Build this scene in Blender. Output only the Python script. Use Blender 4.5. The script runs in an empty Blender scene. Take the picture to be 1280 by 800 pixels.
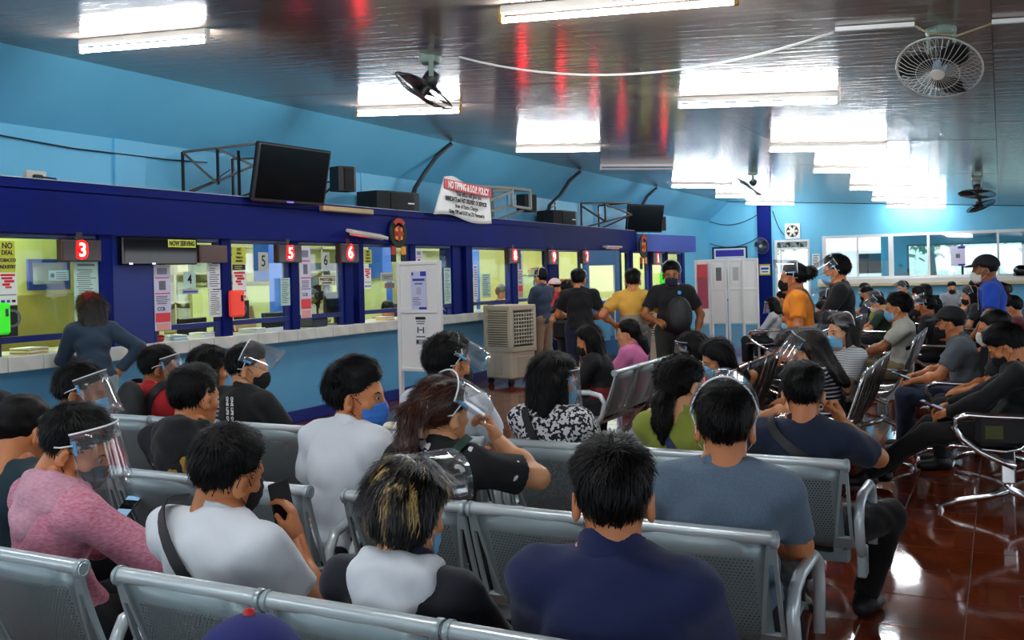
import bpy, bmesh, math, random
import numpy as np
from mathutils import Vector, Matrix
random.seed(7); rng = np.random.default_rng(7)
S = bpy.context.scene; COL = S.collection
PI = math.pi; R = math.radians

# ------------------------------------------------------------------ camera, world, exposure
cam = bpy.data.objects.new('camera', bpy.data.cameras.new('camera')); COL.objects.link(cam)
S.camera = cam
cam.data.sensor_width = 36.0; cam.data.lens = 36.0 * 1200 / 1280
cam.data.shift_y = -57 / 1280; cam.data.clip_start = .05; cam.data.clip_end = 200
_y, _r = R(27.02), R(1.4)
_rt = Vector((math.cos(_y), math.sin(_y), 0)); _fw = Vector((-math.sin(_y), math.cos(_y), 0)); _up = Vector((0, 0, 1))
_xc = _rt * math.cos(_r) - _up * math.sin(_r); _yc = _rt * math.sin(_r) + _up * math.cos(_r)
cam.matrix_world = Matrix(((_xc.x, _yc.x, -_fw.x, 0), (_xc.y, _yc.y, -_fw.y, 0), (_xc.z, _yc.z, -_fw.z, 1.55), (0, 0, 0, 1)))
W = bpy.data.worlds.new('daylight'); S.world = W; W.use_nodes = True
W.node_tree.nodes['Background'].inputs[0].default_value = (.86, .93, 1, 1)
W.node_tree.nodes['Background'].inputs[1].default_value = 1.15
S.view_settings.view_transform = 'Standard'; S.view_settings.look = 'None'
S.view_settings.gamma = 1; S.view_settings.exposure = 1.15; S.view_settings.use_curve_mapping = False
TUBE = 64.0          # brightness of the fluorescent tubes

# ------------------------------------------------------------------ materials
def lin(h):
    if isinstance(h, str):
        h = [int(h[i:i + 2], 16) / 255 for i in (0, 2, 4)]
        return tuple((c / 12.92 if c <= .04045 else ((c + .055) / 1.055) ** 2.4) for c in h) + (1,)
    return tuple(h) + (1,) if len(h) == 3 else tuple(h)
MT = {}
def mat(name, col, rough=.5, metal=0., emit=0, spec=.5, noise=None, bump=None, coat=0, alpha=None, sheen=0):
    """noise=(scale, colour2, lo, hi, stretch)  bump=(scale, strength, stretch)"""
    if name in MT: return MT[name]
    m = bpy.data.materials.new(name); m.use_nodes = True; MT[name] = m
    nt = m.node_tree; N = nt.nodes; L = nt.links; b = N['Principled BSDF']
    c = lin(col); b.inputs['Base Color'].default_value = c; b.inputs['Roughness'].default_value = rough
    b.inputs['Metallic'].default_value = metal; b.inputs['Specular IOR Level'].default_value = spec
    b.inputs['Coat Weight'].default_value = coat; b.inputs['Coat Roughness'].default_value = .1
    if sheen: b.inputs['Sheen Weight'].default_value = sheen
    if emit: b.inputs['Emission Color'].default_value = c; b.inputs['Emission Strength'].default_value = emit
    if alpha is not None: b.inputs['Alpha'].default_value = alpha
    def coord(st):
        tc = N.new('ShaderNodeTexCoord'); mp = N.new('ShaderNodeMapping'); L.new(tc.outputs['Object'], mp.inputs[0])
        mp.inputs['Scale'].default_value = st; return mp.outputs[0]
    if noise:
        sc, c2, lo, hi = noise[:4]; st = noise[4] if len(noise) > 4 else (1, 1, 1)
        n = N.new('ShaderNodeTexNoise'); n.inputs['Scale'].default_value = sc; n.inputs['Detail'].default_value = 4
        L.new(coord(st), n.inputs['Vector'])
        cr = N.new('ShaderNodeValToRGB'); cr.color_ramp.elements[0].position = lo; cr.color_ramp.elements[1].position = hi
        cr.color_ramp.elements[0].color = c; cr.color_ramp.elements[1].color = lin(c2)
        L.new(n.outputs['Fac'], cr.inputs[0]); L.new(cr.outputs[0], b.inputs['Base Color'])
    if bump:
        n = N.new('ShaderNodeTexNoise'); n.inputs['Scale'].default_value = bump[0]; n.inputs['Detail'].default_value = 3
        L.new(coord(bump[2] if len(bump) > 2 else (1, 1, 1)), n.inputs['Vector'])
        bp = N.new('ShaderNodeBump'); bp.inputs['Strength'].default_value = bump[1]; bp.inputs['Distance'].default_value = .01
        L.new(n.outputs['Fac'], bp.inputs['Height']); L.new(bp.outputs[0], b.inputs['Normal'])
    return m
def striped(name, c1, c2, scale, duty=.5, axis=2, rough=.8):
    if name in MT: return MT[name]
    m = mat(name, c1, rough); nt = m.node_tree; N = nt.nodes; L = nt.links; b = N['Principled BSDF']
    tc = N.new('ShaderNodeTexCoord'); sp = N.new('ShaderNodeSeparateXYZ'); L.new(tc.outputs['Object'], sp.inputs[0])
    a = N.new('ShaderNodeMath'); a.operation = 'MULTIPLY'; a.inputs[1].default_value = scale; L.new(sp.outputs[axis], a.inputs[0])
    f = N.new('ShaderNodeMath'); f.operation = 'FRACT'; L.new(a.outputs[0], f.inputs[0])
    g = N.new('ShaderNodeMath'); g.operation = 'GREATER_THAN'; g.inputs[1].default_value = duty; L.new(f.outputs[0], g.inputs[0])
    mx = N.new('ShaderNodeMix'); mx.data_type = 'RGBA'; mx.inputs[6].default_value = lin(c1); mx.inputs[7].default_value = lin(c2)
    L.new(g.outputs[0], mx.inputs[0]); L.new(mx.outputs[2], b.inputs['Base Color']); return m
def bands(name, c1, c2, z, rough=.8):
    """two flat colours meeting at a height z (object space): a colour-blocked cloth"""
    if name in MT: return MT[name]
    m = mat(name, c1, rough); nt = m.node_tree; N = nt.nodes; L = nt.links; b = N['Principled BSDF']
    tc = N.new('ShaderNodeTexCoord'); sp = N.new('ShaderNodeSeparateXYZ'); L.new(tc.outputs['Object'], sp.inputs[0])
    g = N.new('ShaderNodeMath'); g.operation = 'GREATER_THAN'; g.inputs[1].default_value = z; L.new(sp.outputs[2], g.inputs[0])
    mx = N.new('ShaderNodeMix'); mx.data_type = 'RGBA'; mx.inputs[6].default_value = lin(c2); mx.inputs[7].default_value = lin(c1)
    L.new(g.outputs[0], mx.inputs[0]); L.new(mx.outputs[2], b.inputs['Base Color']); return m
def speckled(name, c1, c2, scale, thr=.52, rough=.85):
    if name in MT: return MT[name]
    m = mat(name, c1, rough); nt = m.node_tree; N = nt.nodes; L = nt.links; b = N['Principled BSDF']
    tc = N.new('ShaderNodeTexCoord'); n = N.new('ShaderNodeTexNoise'); n.inputs['Scale'].default_value = scale
    n.inputs['Detail'].default_value = 2; L.new(tc.outputs['Object'], n.inputs['Vector'])
    g = N.new('ShaderNodeMath'); g.operation = 'GREATER_THAN'; g.inputs[1].default_value = thr; L.new(n.outputs['Fac'], g.inputs[0])
    mx = N.new('ShaderNodeMix'); mx.data_type = 'RGBA'; mx.inputs[6].default_value = lin(c1); mx.inputs[7].default_value = lin(c2)
    L.new(g.outputs[0], mx.inputs[0]); L.new(mx.outputs[2], b.inputs['Base Color']); return m
def glassy(name, tint=(1, 1, 1), refl=.08, rough=.02, haze=0.):
    if name in MT: return MT[name]
    m = bpy.data.materials.new(name); m.use_nodes = True; MT[name] = m; nt = m.node_tree; N = nt.nodes; L = nt.links
    N.remove(N['Principled BSDF']); o = N['Material Output']
    t = N.new('ShaderNodeBsdfTransparent'); t.inputs[0].default_value = lin(tint)
    g = N.new('ShaderNodeBsdfGlossy'); g.inputs['Roughness'].default_value = rough
    lw = N.new('ShaderNodeLayerWeight'); lw.inputs[0].default_value = .35
    mr = N.new('ShaderNodeMapRange'); mr.inputs[3].default_value = refl; mr.inputs[4].default_value = min(.75, refl * 6)
    L.new(lw.outputs['Fresnel'], mr.inputs[0])
    mx = N.new('ShaderNodeMixShader'); L.new(mr.outputs[0], mx.inputs[0]); L.new(t.outputs[0], mx.inputs[1]); L.new(g.outputs[0], mx.inputs[2])
    if haze:
        d = N.new('ShaderNodeBsdfDiffuse'); d.inputs[0].default_value = (.9, .95, 1, 1)
        m2 = N.new('ShaderNodeMixShader'); m2.inputs[0].default_value = haze
        L.new(mx.outputs[0], m2.inputs[1]); L.new(d.outputs[0], m2.inputs[2]); L.new(m2.outputs[0], o.inputs[0])
    else: L.new(mx.outputs[0], o.inputs[0])
    return m
def perforated(name, col, rough, metal, pitch, rad, ulim, v0, v1):
    """sheet metal with round holes: UV is in metres across / along the sheet"""
    m = mat(name, col, rough, metal, bump=(40, .04)); nt = m.node_tree; N = nt.nodes; L = nt.links; b = N['Principled BSDF']
    uv = N.new('ShaderNodeUVMap'); uv.uv_map = 'uv'
    def vm(op, a, bb=None):
        n = N.new('ShaderNodeVectorMath'); n.operation = op
        for i, s in enumerate((a, bb)):
            if s is None: continue
            if isinstance(s, tuple): n.inputs[i].default_value = s
            else: L.new(s, n.inputs[i])
        return n
    def ma(op, a, bb=None):
        n = N.new('ShaderNodeMath'); n.operation = op
        for i, s in enumerate((a, bb)):
            if s is None: continue
            if isinstance(s, (int, float)): n.inputs[i].default_value = s
            else: L.new(s, n.inputs[i])
        return n.outputs[0]
    q = vm('MULTIPLY', uv.outputs[0], (1 / pitch, 1 / (pitch * 1.732), 0)).outputs[0]
    ds = []
    for off in ((0, 0, 0), (.5, .5, 0)):
        a = vm('ADD', q, off).outputs[0]; a = vm('FRACTION', a).outputs[0]; a = vm('SUBTRACT', a, (.5, .5, 0)).outputs[0]
        a = vm('MULTIPLY', a, (1, 1.732, 0)).outputs[0]; ds.append(vm('LENGTH', a).outputs['Value'])
    hole = ma('LESS_THAN', ma('MINIMUM', ds[0], ds[1]), rad / pitch)
    sp = N.new('ShaderNodeSeparateXYZ'); L.new(uv.outputs[0], sp.inputs[0])
    k = ma('LESS_THAN', ma('ABSOLUTE', sp.outputs[0]), ulim)
    k = ma('MULTIPLY', k, ma('GREATER_THAN', sp.outputs[1], v0)); k = ma('MULTIPLY', k, ma('LESS_THAN', sp.outputs[1], v1))
    L.new(ma('SUBTRACT', 1.0, ma('MULTIPLY', hole, k)), b.inputs['Alpha']); return m

# ------------------------------------------------------------------ mesh helpers
class MB:
    def __init__(s): s.v = []; s.f = []; s.m = []
    def add(s, v, f, m=0):
        o = len(s.v); s.v += [tuple(p) for p in v]; s.f += [tuple(i + o for i in q) for q in f]; s.m += [m] * len(f); return s
    def box(s, a, b, m=0, c=0.):
        (x0, y0, z0), (x1, y1, z1) = [tuple(min(i, j) for i, j in zip(a, b)), tuple(max(i, j) for i, j in zip(a, b))]
        c = min(c, (x1 - x0) / 2.01, (y1 - y0) / 2.01, (z1 - z0) / 2.01)
        if c <= 0:
            v = [(x, y, z) for z in (z0, z1) for y in (y0, y1) for x in (x0, x1)]
            return s.add(v, [(0, 2, 3, 1), (4, 5, 7, 6), (0, 1, 5, 4), (2, 6, 7, 3), (0, 4, 6, 2), (1, 3, 7, 5)], m)
        bm = bmesh.new(); bmesh.ops.create_cube(bm, size=1)
        for w in bm.verts: w.co = Vector(((x0 + x1) / 2 + w.co.x * (x1 - x0), (y0 + y1) / 2 + w.co.y * (y1 - y0), (z0 + z1) / 2 + w.co.z * (z1 - z0)))
        bmesh.ops.bevel(bm, geom=bm.edges[:], offset=c, segments=1, affect='EDGES', profile=.5)
        bm.verts.index_update(); s.add([w.co[:] for w in bm.verts], [[w.index for w in f.verts] for f in bm.faces], m); bm.free(); return s
    def obox(s, c, h, rot=None, m=0):
        t = MB().box((-h[0], -h[1], -h[2]), h); M = rot or Matrix.Identity(3)
        return s.add([Vector(c) + M @ Vector(p) for p in t.v], t.f, m)
    def bar(s, p, q, w, h=None, m=0):
        """square bar from p to q"""
        p, q = Vector(p), Vector(q); h = h or w; d = (q - p); l = d.length; M = d.to_track_quat('Y', 'Z').to_matrix()
        return s.obox((p + q) / 2, (w / 2, l / 2, h / 2), M, m)
    def tube(s, pts, r, n=8, m=0, cap=True, close=False):
        P = [Vector(p) for p in pts]; k = len(P); rr = r if hasattr(r, '__len__') else [r] * k; v = []; prev = None
        for i in range(k):
            if close: d = P[(i + 1) % k] - P[i - 1]
            else: d = P[min(i + 1, k - 1)] - P[max(i - 1, 0)]
            d = d.normalized() if d.length > 1e-9 else Vector((0, 0, 1))
            if prev is None: a = d.cross(Vector((0, 0, 1)) if abs(d.z) < .9 else Vector((1, 0, 0))).normalized()
            else: a = (prev - d * prev.dot(d)).normalized()
            prev = a; b = d.cross(a)
            v += [P[i] + (a * math.cos(2 * PI * j / n) + b * math.sin(2 * PI * j / n)) * rr[i] for j in range(n)]
        f = []
        for i in range(k if close else k - 1):
            for j in range(n):
                i2 = (i + 1) % k; f.append((i * n + j, i * n + (j + 1) % n, i2 * n + (j + 1) % n, i2 * n + j))
        if cap and not close: f += [tuple(range(n))[::-1], tuple((k - 1) * n + j for j in range(n))]
        return s.add(v, f, m)
    def cyl(s, p, q, r, n=16, m=0): return s.tube([p, q], r, n, m)
    def lathe(s, prof, n=20, M=None, m=0):
        v = []; M = M or Matrix.Identity(4)
        for (r, z) in prof: v += [M @ Vector((r * math.cos(2 * PI * j / n), r * math.sin(2 * PI * j / n), z)) for j in range(n)]
        f = [(i * n + j, i * n + (j + 1) % n, (i + 1) * n + (j + 1) % n, (i + 1) * n + j) for i in range(len(prof) - 1) for j in range(n)]
        return s.add(v, f, m)
    def prism(s, poly, a, b, axis=0, m=0):
        """extrude a 2-D polygon between a and b along an axis"""
        n = len(poly)
        def at(u, v, t): return {0: (t, u, v), 1: (u, t, v), 2: (u, v, t)}[axis]
        v = [at(u, w, a) for u, w in poly] + [at(u, w, b) for u, w in poly]
        f = [tuple(range(n)), tuple(range(2 * n - 1, n - 1, -1))] + [(i, n + i, n + (i + 1) % n, (i + 1) % n) for i in range(n)]
        return s.add(v, f, m)
    def quad(s, a, b, c, d, m=0): return s.add([a, b, c, d], [(0, 1, 2, 3)], m)
    def mesh(s, name, mats, smooth=False):
        me = bpy.data.meshes.new(name); me.from_pydata(s.v, [], s.f)
        for m in (mats if isinstance(mats, (list, tuple)) else [mats]): me.materials.append(m)
        if len(me.materials) > 1: me.polygons.foreach_set('material_index', s.m)
        if smooth is True: me.polygons.foreach_set('use_smooth', [True] * len(me.polygons))
        me.update()
        bm = bmesh.new(); bm.from_mesh(me); bmesh.ops.recalc_face_normals(bm, faces=bm.faces[:])
        bm.to_mesh(me); bm.free()
        if smooth and smooth is not True: me.set_sharp_from_angle(angle=R(smooth)); me.polygons.foreach_set('use_smooth', [True] * len(me.polygons))
        return me
    def build(s, name, mats, parent=None, smooth=False): return link(name, s.mesh(name, mats, smooth), parent)
def link(name, me, parent=None, loc=None, rz=None):
    o = bpy.data.objects.new(name, me); COL.objects.link(o); o.parent = parent
    if loc is not None: o.location = loc
    if rz is not None: o.rotation_euler = (0, 0, rz)
    return o
def tag(o, label, cat, group=None):
    o['label'] = label; o['category'] = cat
    if group: o['group'] = group
    return o
def thing(name, label, cat, loc=(0, 0, 0), rz=0, group=None): return tag(link(name, None, None, loc, rz), label, cat, group)
def struct(o): o['kind'] = 'structure'; return o
def copy_tree(o, parent=None, loc=None, rz=None, label=None):
    c = o.copy(); COL.objects.link(c); c.parent = parent
    if loc is not None: c.location = loc
    if rz is not None: c.rotation_euler = (0, 0, rz)
    if label: c['label'] = label
    for ch in list(o.children): copy_tree(ch, c)
    return c
FONTC = {}
def text_mesh(body, size, m, ext=.0008, sx=1., bold=0):
    k = (body, size, m.name, sx, bold)
    if k in FONTC: return FONTC[k]
    cu = bpy.data.curves.new('lettering', 'FONT'); cu.body = body; cu.size = size; cu.extrude = ext; cu.offset = bold
    cu.align_x = 'CENTER'; cu.align_y = 'CENTER'; cu.resolution_u = 3
    ob = bpy.data.objects.new('lettering', cu); COL.objects.link(ob); bpy.context.view_layer.update()
    me = bpy.data.meshes.new_from_object(ob); bpy.data.objects.remove(ob); bpy.data.curves.remove(cu)
    if sx != 1: me.transform(Matrix.Diagonal((sx, 1, 1, 1)))
    me.materials.clear(); me.materials.append(m); FONTC[k] = me; return me
# frames for flat prints: facing +X (the counter side), facing -Y (the back wall)
FX = Matrix(((0, 0, 1), (1, 0, 0), (0, 1, 0))); FY = Matrix(((1, 0, 0), (0, 0, -1), (0, 1, 0)))
def lettering(body, size, m, parent, pos, face=FX, sx=1., bold=0, name='lettering'):
    o = link(name, text_mesh(body, size, m, sx=sx, bold=bold), parent)
    o.matrix_local = Matrix.Translation(pos) @ (face.to_4x4()); return o
# ------------------------------------------------------------------ palette of the place
wall_blue = mat('wall paint light blue', '72C8EA', .55, bump=(3, .15), noise=(1.2, '68BEE2', .3, .7))
low_blue = mat('wall paint mid blue', '6AB8E4', .5, noise=(1.5, '60AEDC', .3, .7))
navy = mat('deep blue enamel', '021668', .65, spec=.12, noise=(2, '02125A', .3, .7)); navy_lit = mat('deep blue enamel lit', '0E34A8', .5)  # lighter blue: brightness of the angled fascia end, painted into its colour
darknavy = mat('dark blue frame paint', '0A2070', .4)
ceil_m = mat('glossy grey ceiling paint', '8E7D6E', .15, spec=.6, bump=(2.2, .35, (.6, 6, 1)), noise=(1.3, '807062', .3, .7))
groove = mat('dark joint', '2A2725', .8)
tile_m = mat('glazed red brown tile', '7A3418', .07, spec=.6, noise=(5, '5E2410', .3, .75), bump=(9, .05))
grout = mat('pale grout', 'A08A70', .8)
wtile = mat('white counter tile', 'E4E6E0', .2, noise=(6, 'D2D6CE', .35, .7)); wgrout = mat('grey counter joint', '8A8F8C', .8)
yellow = mat('office pale yellow paint', 'EBE79A', .6); olive = mat('olive yellow panel', 'D2BE55', .5)
white = mat('white paint', 'F0F0EA', .4); white_s = mat('white enamel steel', 'E8EAE8', .3)
black = mat('matte black', '0E0E10', .5); gblack = mat('glossy black', '08080A', .12); grey = mat('mid grey', '7C8084', .5)
teal = mat('teal painted wall', '3FA0BC', .6); beige = mat('beige ledge', 'D9CDA4', .5); wood = mat('brown wood', '5A3B24', .5)
glass = glassy('window glass', (.97, .99, .98), .02); alu = mat('white aluminium', 'E6E8E8', .35)
chrome = mat('chrome', 'D8DADC', .12, 1.0); steel = mat('brushed steel', 'A9AEB2', .32, .9)
tube_o = mat('lit office tube', 'F6FCEC', .5, emit=TUBE * 1.7)
tube_m = mat('lit fluorescent tube', 'F4FAFF', .5, emit=TUBE); tube_off = mat('unlit tube', 'D8DCDC', .3)
def CZ(x): return 3.4 - .07 * (x + 6.7)      # the ceiling falls gently to the right

# ------------------------------------------------------------------ floor
TX, TY = .406, .43
fl = struct(MB().box((-12, -5, -.04), (5, 27, -.006)).build('floor', grout))
tm = MB().box((-TX / 2 + .0025, -TY / 2 + .0025, -.008), (TX / 2 - .0025, TY / 2 - .0025, 0), 0, .0015).mesh('tile', tile_m)
field = MB()
for i in range(-17, 14):
    for j in range(-22, 50):
        x = -.172 + (i + .5) * TX; y = 5.27 + (j + .5) * TY
        if x < -7.0 or y > 26.4: continue
        near = (-1.5 < x < .7 and 2.8 < y < 13.2) or (-7.0 < x < -3.3 and 5.6 < y < 11.8)
        if near: link('tile', tm, fl, (x, y, 0))
        else: field.box((x - TX / 2 + .0025, y - TY / 2 + .0025, -.008), (x + TX / 2 - .0025, y + TY / 2 - .0025, 0))
o = field.build('tile_field', tile_m, fl); o['kind'] = 'stuff'

# ------------------------------------------------------------------ ceiling of painted boards
xs = [-6.72, -4.93, -2.47, -.02, 2.42, 4.7]; y0, dy = 5.95, 1.535
ce = struct(MB().add([(-6.72, -5, CZ(-6.72) + .012), (4.7, -5, CZ(4.7) + .012), (4.7, 26.6, CZ(4.7) + .012), (-6.72, 26.6, CZ(-6.72) + .012),
     (-6.72, -5, CZ(-6.72) + .1), (4.7, -5, CZ(4.7) + .1), (4.7, 26.6, CZ(4.7) + .1), (-6.72, 26.6, CZ(-6.72) + .1)],
     [(0, 3, 2, 1), (4, 5, 6, 7), (0, 1, 5, 4), (2, 3, 7, 6), (1, 2, 6, 5), (0, 4, 7, 3)]).build('ceiling', groove))
pm = {}
for k in range(5):
    a, b = xs[k] + .002, xs[k + 1] - .002; w = b - a; c = (a + b) / 2; h = dy / 2 - .002
    mb = MB(); f = lambda x: -.07 * x
    mb.add([(x, y, f(x) + z) for z in (0, .011) for y in (-h, h) for x in (-w / 2, w / 2)], [(0, 2, 3, 1), (4, 5, 7, 6), (0, 1, 5, 4), (2, 6, 7, 3), (0, 4, 6, 2), (1, 3, 7, 5)])
    me = mb.mesh('ceiling_board', ceil_m)
    for j in range(-7, 14):
        y = y0 + (j + .5) * dy
        if y > 26.6: continue
        link('ceiling_board', me, ce, (c, y, CZ(c) + random.uniform(-.0015, .0015)))

# ------------------------------------------------------------------ left wall, counter, fascia
wl = struct(MB().prism([(-7.3, 2.28), (-7.3, 2.9), (-6.7, 3.42), (-6.7, 3.6), (-7.6, 3.6), (-7.6, 2.28)], -5, 26.5, 1).build('wall_left', wall_blue))
MB().box((-7.31, 6.25, 2.3), (-7.27, 6.6, 2.9), 0, .008).build('pilaster', wall_blue, wl)
for ya in (10.1, 14.2, 18.0, 21.4): MB().box((-7.31, ya, 2.3), (-7.285, ya + .22, 2.9), 0, .006).build('pilaster', wall_blue, wl)
struct(MB().box((-7.3, -5, 0), (-6.86, 23, .9)).build('wall_counter', low_blue))
struct(MB().box((-7.6, 23.1, 0), (-7.3, 26.5, 2.28)).build('wall_corner', wall_blue))
struct(MB().box((-6.875, -5, 0), (-6.845, 23, .135), 0, .006).build('baseboard_left', mat('navy skirting', '1B2F86', .4)))
ct = tag(MB().box((-7.45, -5, .905), (-6.713, 23, 1.008)).build('service_counter', wgrout), 'long white tiled service counter below the row of office windows', 'counter')
fm = MB().box((-.006, -.15, -.057), (.006, .15, .057), 0, .003).mesh('front_tile', wtile)
tpm = MB().box((-.15, -.15, -.005), (.15, .15, .006), 0, .003).mesh('top_tile', wtile)
for j in range(66):
    y = 3.05 + j * .305
    link('front_tile', fm, ct, (-6.709, y, .957))
    if j < 46:
        link('top_tile', tpm, ct, (-6.862, y, 1.011)); link('top_tile', tpm, ct, (-7.167, y, 1.011))
MB().box((-6.70, 3 + 46 * .305, 1.006), (-7.32, 23, 1.016)).build('top_slab', wtile, ct)
tr = struct(MB().box((-7.3, -5, 2.3), (-6.7, 18.85, 2.385)).box((-6.76, -5, 1.965), (-6.7, 18.85, 2.31)).box((-7.3, -5, 1.95), (-6.76, 18.85, 1.99)).build('trim_1', navy))
struct(MB().prism([(-6.7, 18.85), (-6.28, 21.7), (-7.3, 21.7), (-7.3, 18.85)], 1.965, 2.33, 2).build('trim_2', navy_lit))
MB().box((-6.72, -5, 2.386), (-6.69, 18.85, 2.392)).build('dusty_edge', mat('chipped white edge', 'B9C2CC', .8), tr)
# posts, rails and panes of the office front
posts = [(4.6, 4.69), (5.60, 5.74), (7.02, 7.15), (8.04, 8.17), (8.98, 9.13), (9.24, 9.35), (10.36, 10.49), (11.42, 11.62), (11.8, 11.98), (13.22, 13.41), (14.58, 14.98), (17.9, 18.02), (18.55, 18.7), (19.75, 19.9), (20.9, 21.02), (22.1, 22.3)]
for a, b in posts: pass
op = [(3.0, 4.6), (4.69, 5.60), (6.2, 7.02), (7.15, 8.04), (8.17, 8.98), (9.35, 10.36), (10.49, 11.42), (11.98, 13.22), (13.41, 14.58), (14.98, 16.0), (18.02, 18.55), (18.7, 19.75), (19.9, 20.9), (21.02, 22.1)]
for n, (a, b) in enumerate(op, 1):
    w = struct(link('window_%d' % n, None, None, (-6.79, a, 1.02)))
    L = b - a
    MB().box((-.03, 0, .095), (.03, L, .145), 0, .004).build('sill_rail', darknavy, w)
    MB().box((-.03, 0, .91), (.03, L, .95), 0, .004).build('head_rail', darknavy, w)
    MB().box((-.003, 0, .145), (.003, L, .91)).build('pane', glass, w)
    MB().box((-.028, -.001, 0), (.028, .03, .93), 0, .003).build('jamb', darknavy, w)
    MB().box((-.028, L - .03, 0), (.028, L + .001, .93), 0, .003).build('jamb', darknavy, w)
for n, (a, b) in enumerate(posts, 3): struct(MB().box((-6.87, a, 1.012), (-6.735, b, 1.97), 0, .006).build('trim_%d' % n, navy))
struct(MB().box((-7.0, 5.74, 1.012), (-6.745, 6.18, 1.97), 0, .006).build('trim_30', mat('ribbed blue panel', '082878', .5)))
struct(MB().box((-7.0, 11.5, 1.012), (-6.80, 11.99, 1.97), 0, .006).build('trim_31', navy))
struct(MB().box((-7.3, 3, 2.2), (-6.88, 23, 2.3)).build('trim_32', darknavy))

# ------------------------------------------------------------------ the office behind the glass
struct(MB().box((-11.4, 2.5, 0), (-11.2, 23, 3)).build('wall_office', yellow))
struct(MB().box((-11.3, 2.4, 0), (-7.2, 2.6, 3)).build('wall_office_near', yellow)); struct(MB().box((-11.3, 22.9, 0), (-7.05, 23.1, 2.27)).build('wall_office_far', yellow))
struct(MB().box((-11.3, 2.5, 2.75), (-7.62, 23, 2.85)).build('ceiling_office', white))
w = struct(MB().box((-8.12, 2.6, 0), (-8.02, 6.55, 2.75)).build('wall_booth', mat('booth yellow paint', 'F0E27C', .6)))
MB().box((-8.018, 2.6, 0), (-8.0, 6.55, 1.47), 0, .003).build('dado_panel', olive, w)
for y in (8.3, 11.3, 14.3, 17.6): struct(MB().box((-10.2, y, 0), (-9.9, y + .3, 2.75)).build('column_office', mat('office blue column', '2A62C0', .5)))
for n, y in enumerate((7.4, 9.4, 12.4, 15.6, 19.0)):
    t = struct(MB().box((-9.6, y, 0), (-9.55, y + 1.5, 1.5)).build('partition_office', mat('pale green partition', 'C6CF86', .6)))
    MB().box((-9.62, y, 1.5), (-9.53, y + 1.5, 1.54)).build('cap_rail', mat('olive rail', '7C7A3C', .5), t)
# office shelving grid seen as pale rails in the photo
for n, y in enumerate((7.0, 10.2, 13.6, 16.6)):
    s = thing('office_shelf', 'cream metal shelf rack of papers inside the office behind the glass', 'shelf', (-10.9, y, 0), group='office shelf racks')
    for k in range(5): MB().box((-.2, 0, .4 + k * .42), (.2, 1.9, .43 + k * .42)).build('shelf_board', mat('cream metal', 'E6E2B8', .5), s)
    for (x, yy) in ((-.2, 0), (.18, 0), (-.2, 1.88), (.18, 1.88)): MB().box((x, yy, 0), (x + .02, yy + .02, 2.14)).build('upright', MT['cream metal'], s)
    for k in range(4):
        yy = .1
        while yy < 1.7:
            ww = random.uniform(.12, .3); c = random.choice(['F2F0E4', 'C9D4C0', 'D8C890', '6E86A8', 'EDE6C0'])
            MB().box((-.15, yy, .43 + k * .42), (.15, yy + ww, .43 + k * .42 + random.uniform(.12, .32))).build('paper_stack', mat('paper ' + c, c, .8), s); yy += ww + random.uniform(.02, .2)

# ------------------------------------------------------------------ back wall with door and long window
Y = 26.5
bw = MB(); T = .15
for (x0, x1, z0, z1) in [(-7.6, -5.48, 0, 3.6), (-5.48, -4.56, 2.3, 3.6), (-4.56, -4.23, 0, 3.6), (-4.23, 4.7, 2.36, 3.6), (-4.23, 4.7, 0, 1.02)]:
    bw.box((x0, Y, z0), (x1, Y + T, z1))
struct(bw.build('wall_back', wall_blue))
d = struct(link('door_1', None, None, (-5.48, Y - .02, 0)))
for a, b in [((0, 0, 0), (.06, .1, 2.3)), ((.86, 0, 0), (.92, .1, 2.3)), ((.06, 0, 2.24), (.86, .1, 2.3)), ((.06, 0, 2.03), (.86, .1, 2.09)), ((.14, .02, 0), (.17, .08, 2.03))]:
    MB().box(a, b, 0, .004).build('door_frame', alu, d)
MB().box((.17, .05, .05), (.5, .056, 2.03)).build('pane', glass, d); MB().box((.06, .05, 2.09), (.86, .056, 2.24)).build('pane', glassy('dark transom glass', (.35, .37, .38), .1), d)
wn = struct(link('window_20', None, None, (-4.23, Y - .03, 1.02)))
MB().box((-.1, -.28, 0), (8.9, .06, .085), 0, .01).build('sill', beige, wn); MB().box((-.1, -.26, .086), (8.9, .06, .2), 0, .01).build('sill_step', white, wn)
MB().box((0, 0, 1.27), (8.9, .09, 1.34), 0, .004).build('head_frame', alu, wn); MB().box((0, 0, .2), (8.9, .09, .25), 0, .004).build('bottom_frame', alu, wn)
for x, w_ in ((0, .09), (.86, .04), (1.64, .12), (2.56, .06), (4.14, .05), (5.6, .05), (7.1, .05)):
    MB().box((x, -.005, .2), (x + w_, .095, 1.3), 0, .004).build('mullion', alu, wn)
pr = [(.09, .86), (.9, 1.64), (1.76, 2.56), (2.62, 4.14), (4.19, 5.6), (5.65, 7.1), (7.15, 8.9)]
gw = glassy('reflecting window glass', (.93, .97, .97), .14)
for a, b in pr: MB().box((a, .05, .25), (b, .056, 1.27)).build('pane', gw, wn)
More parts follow.
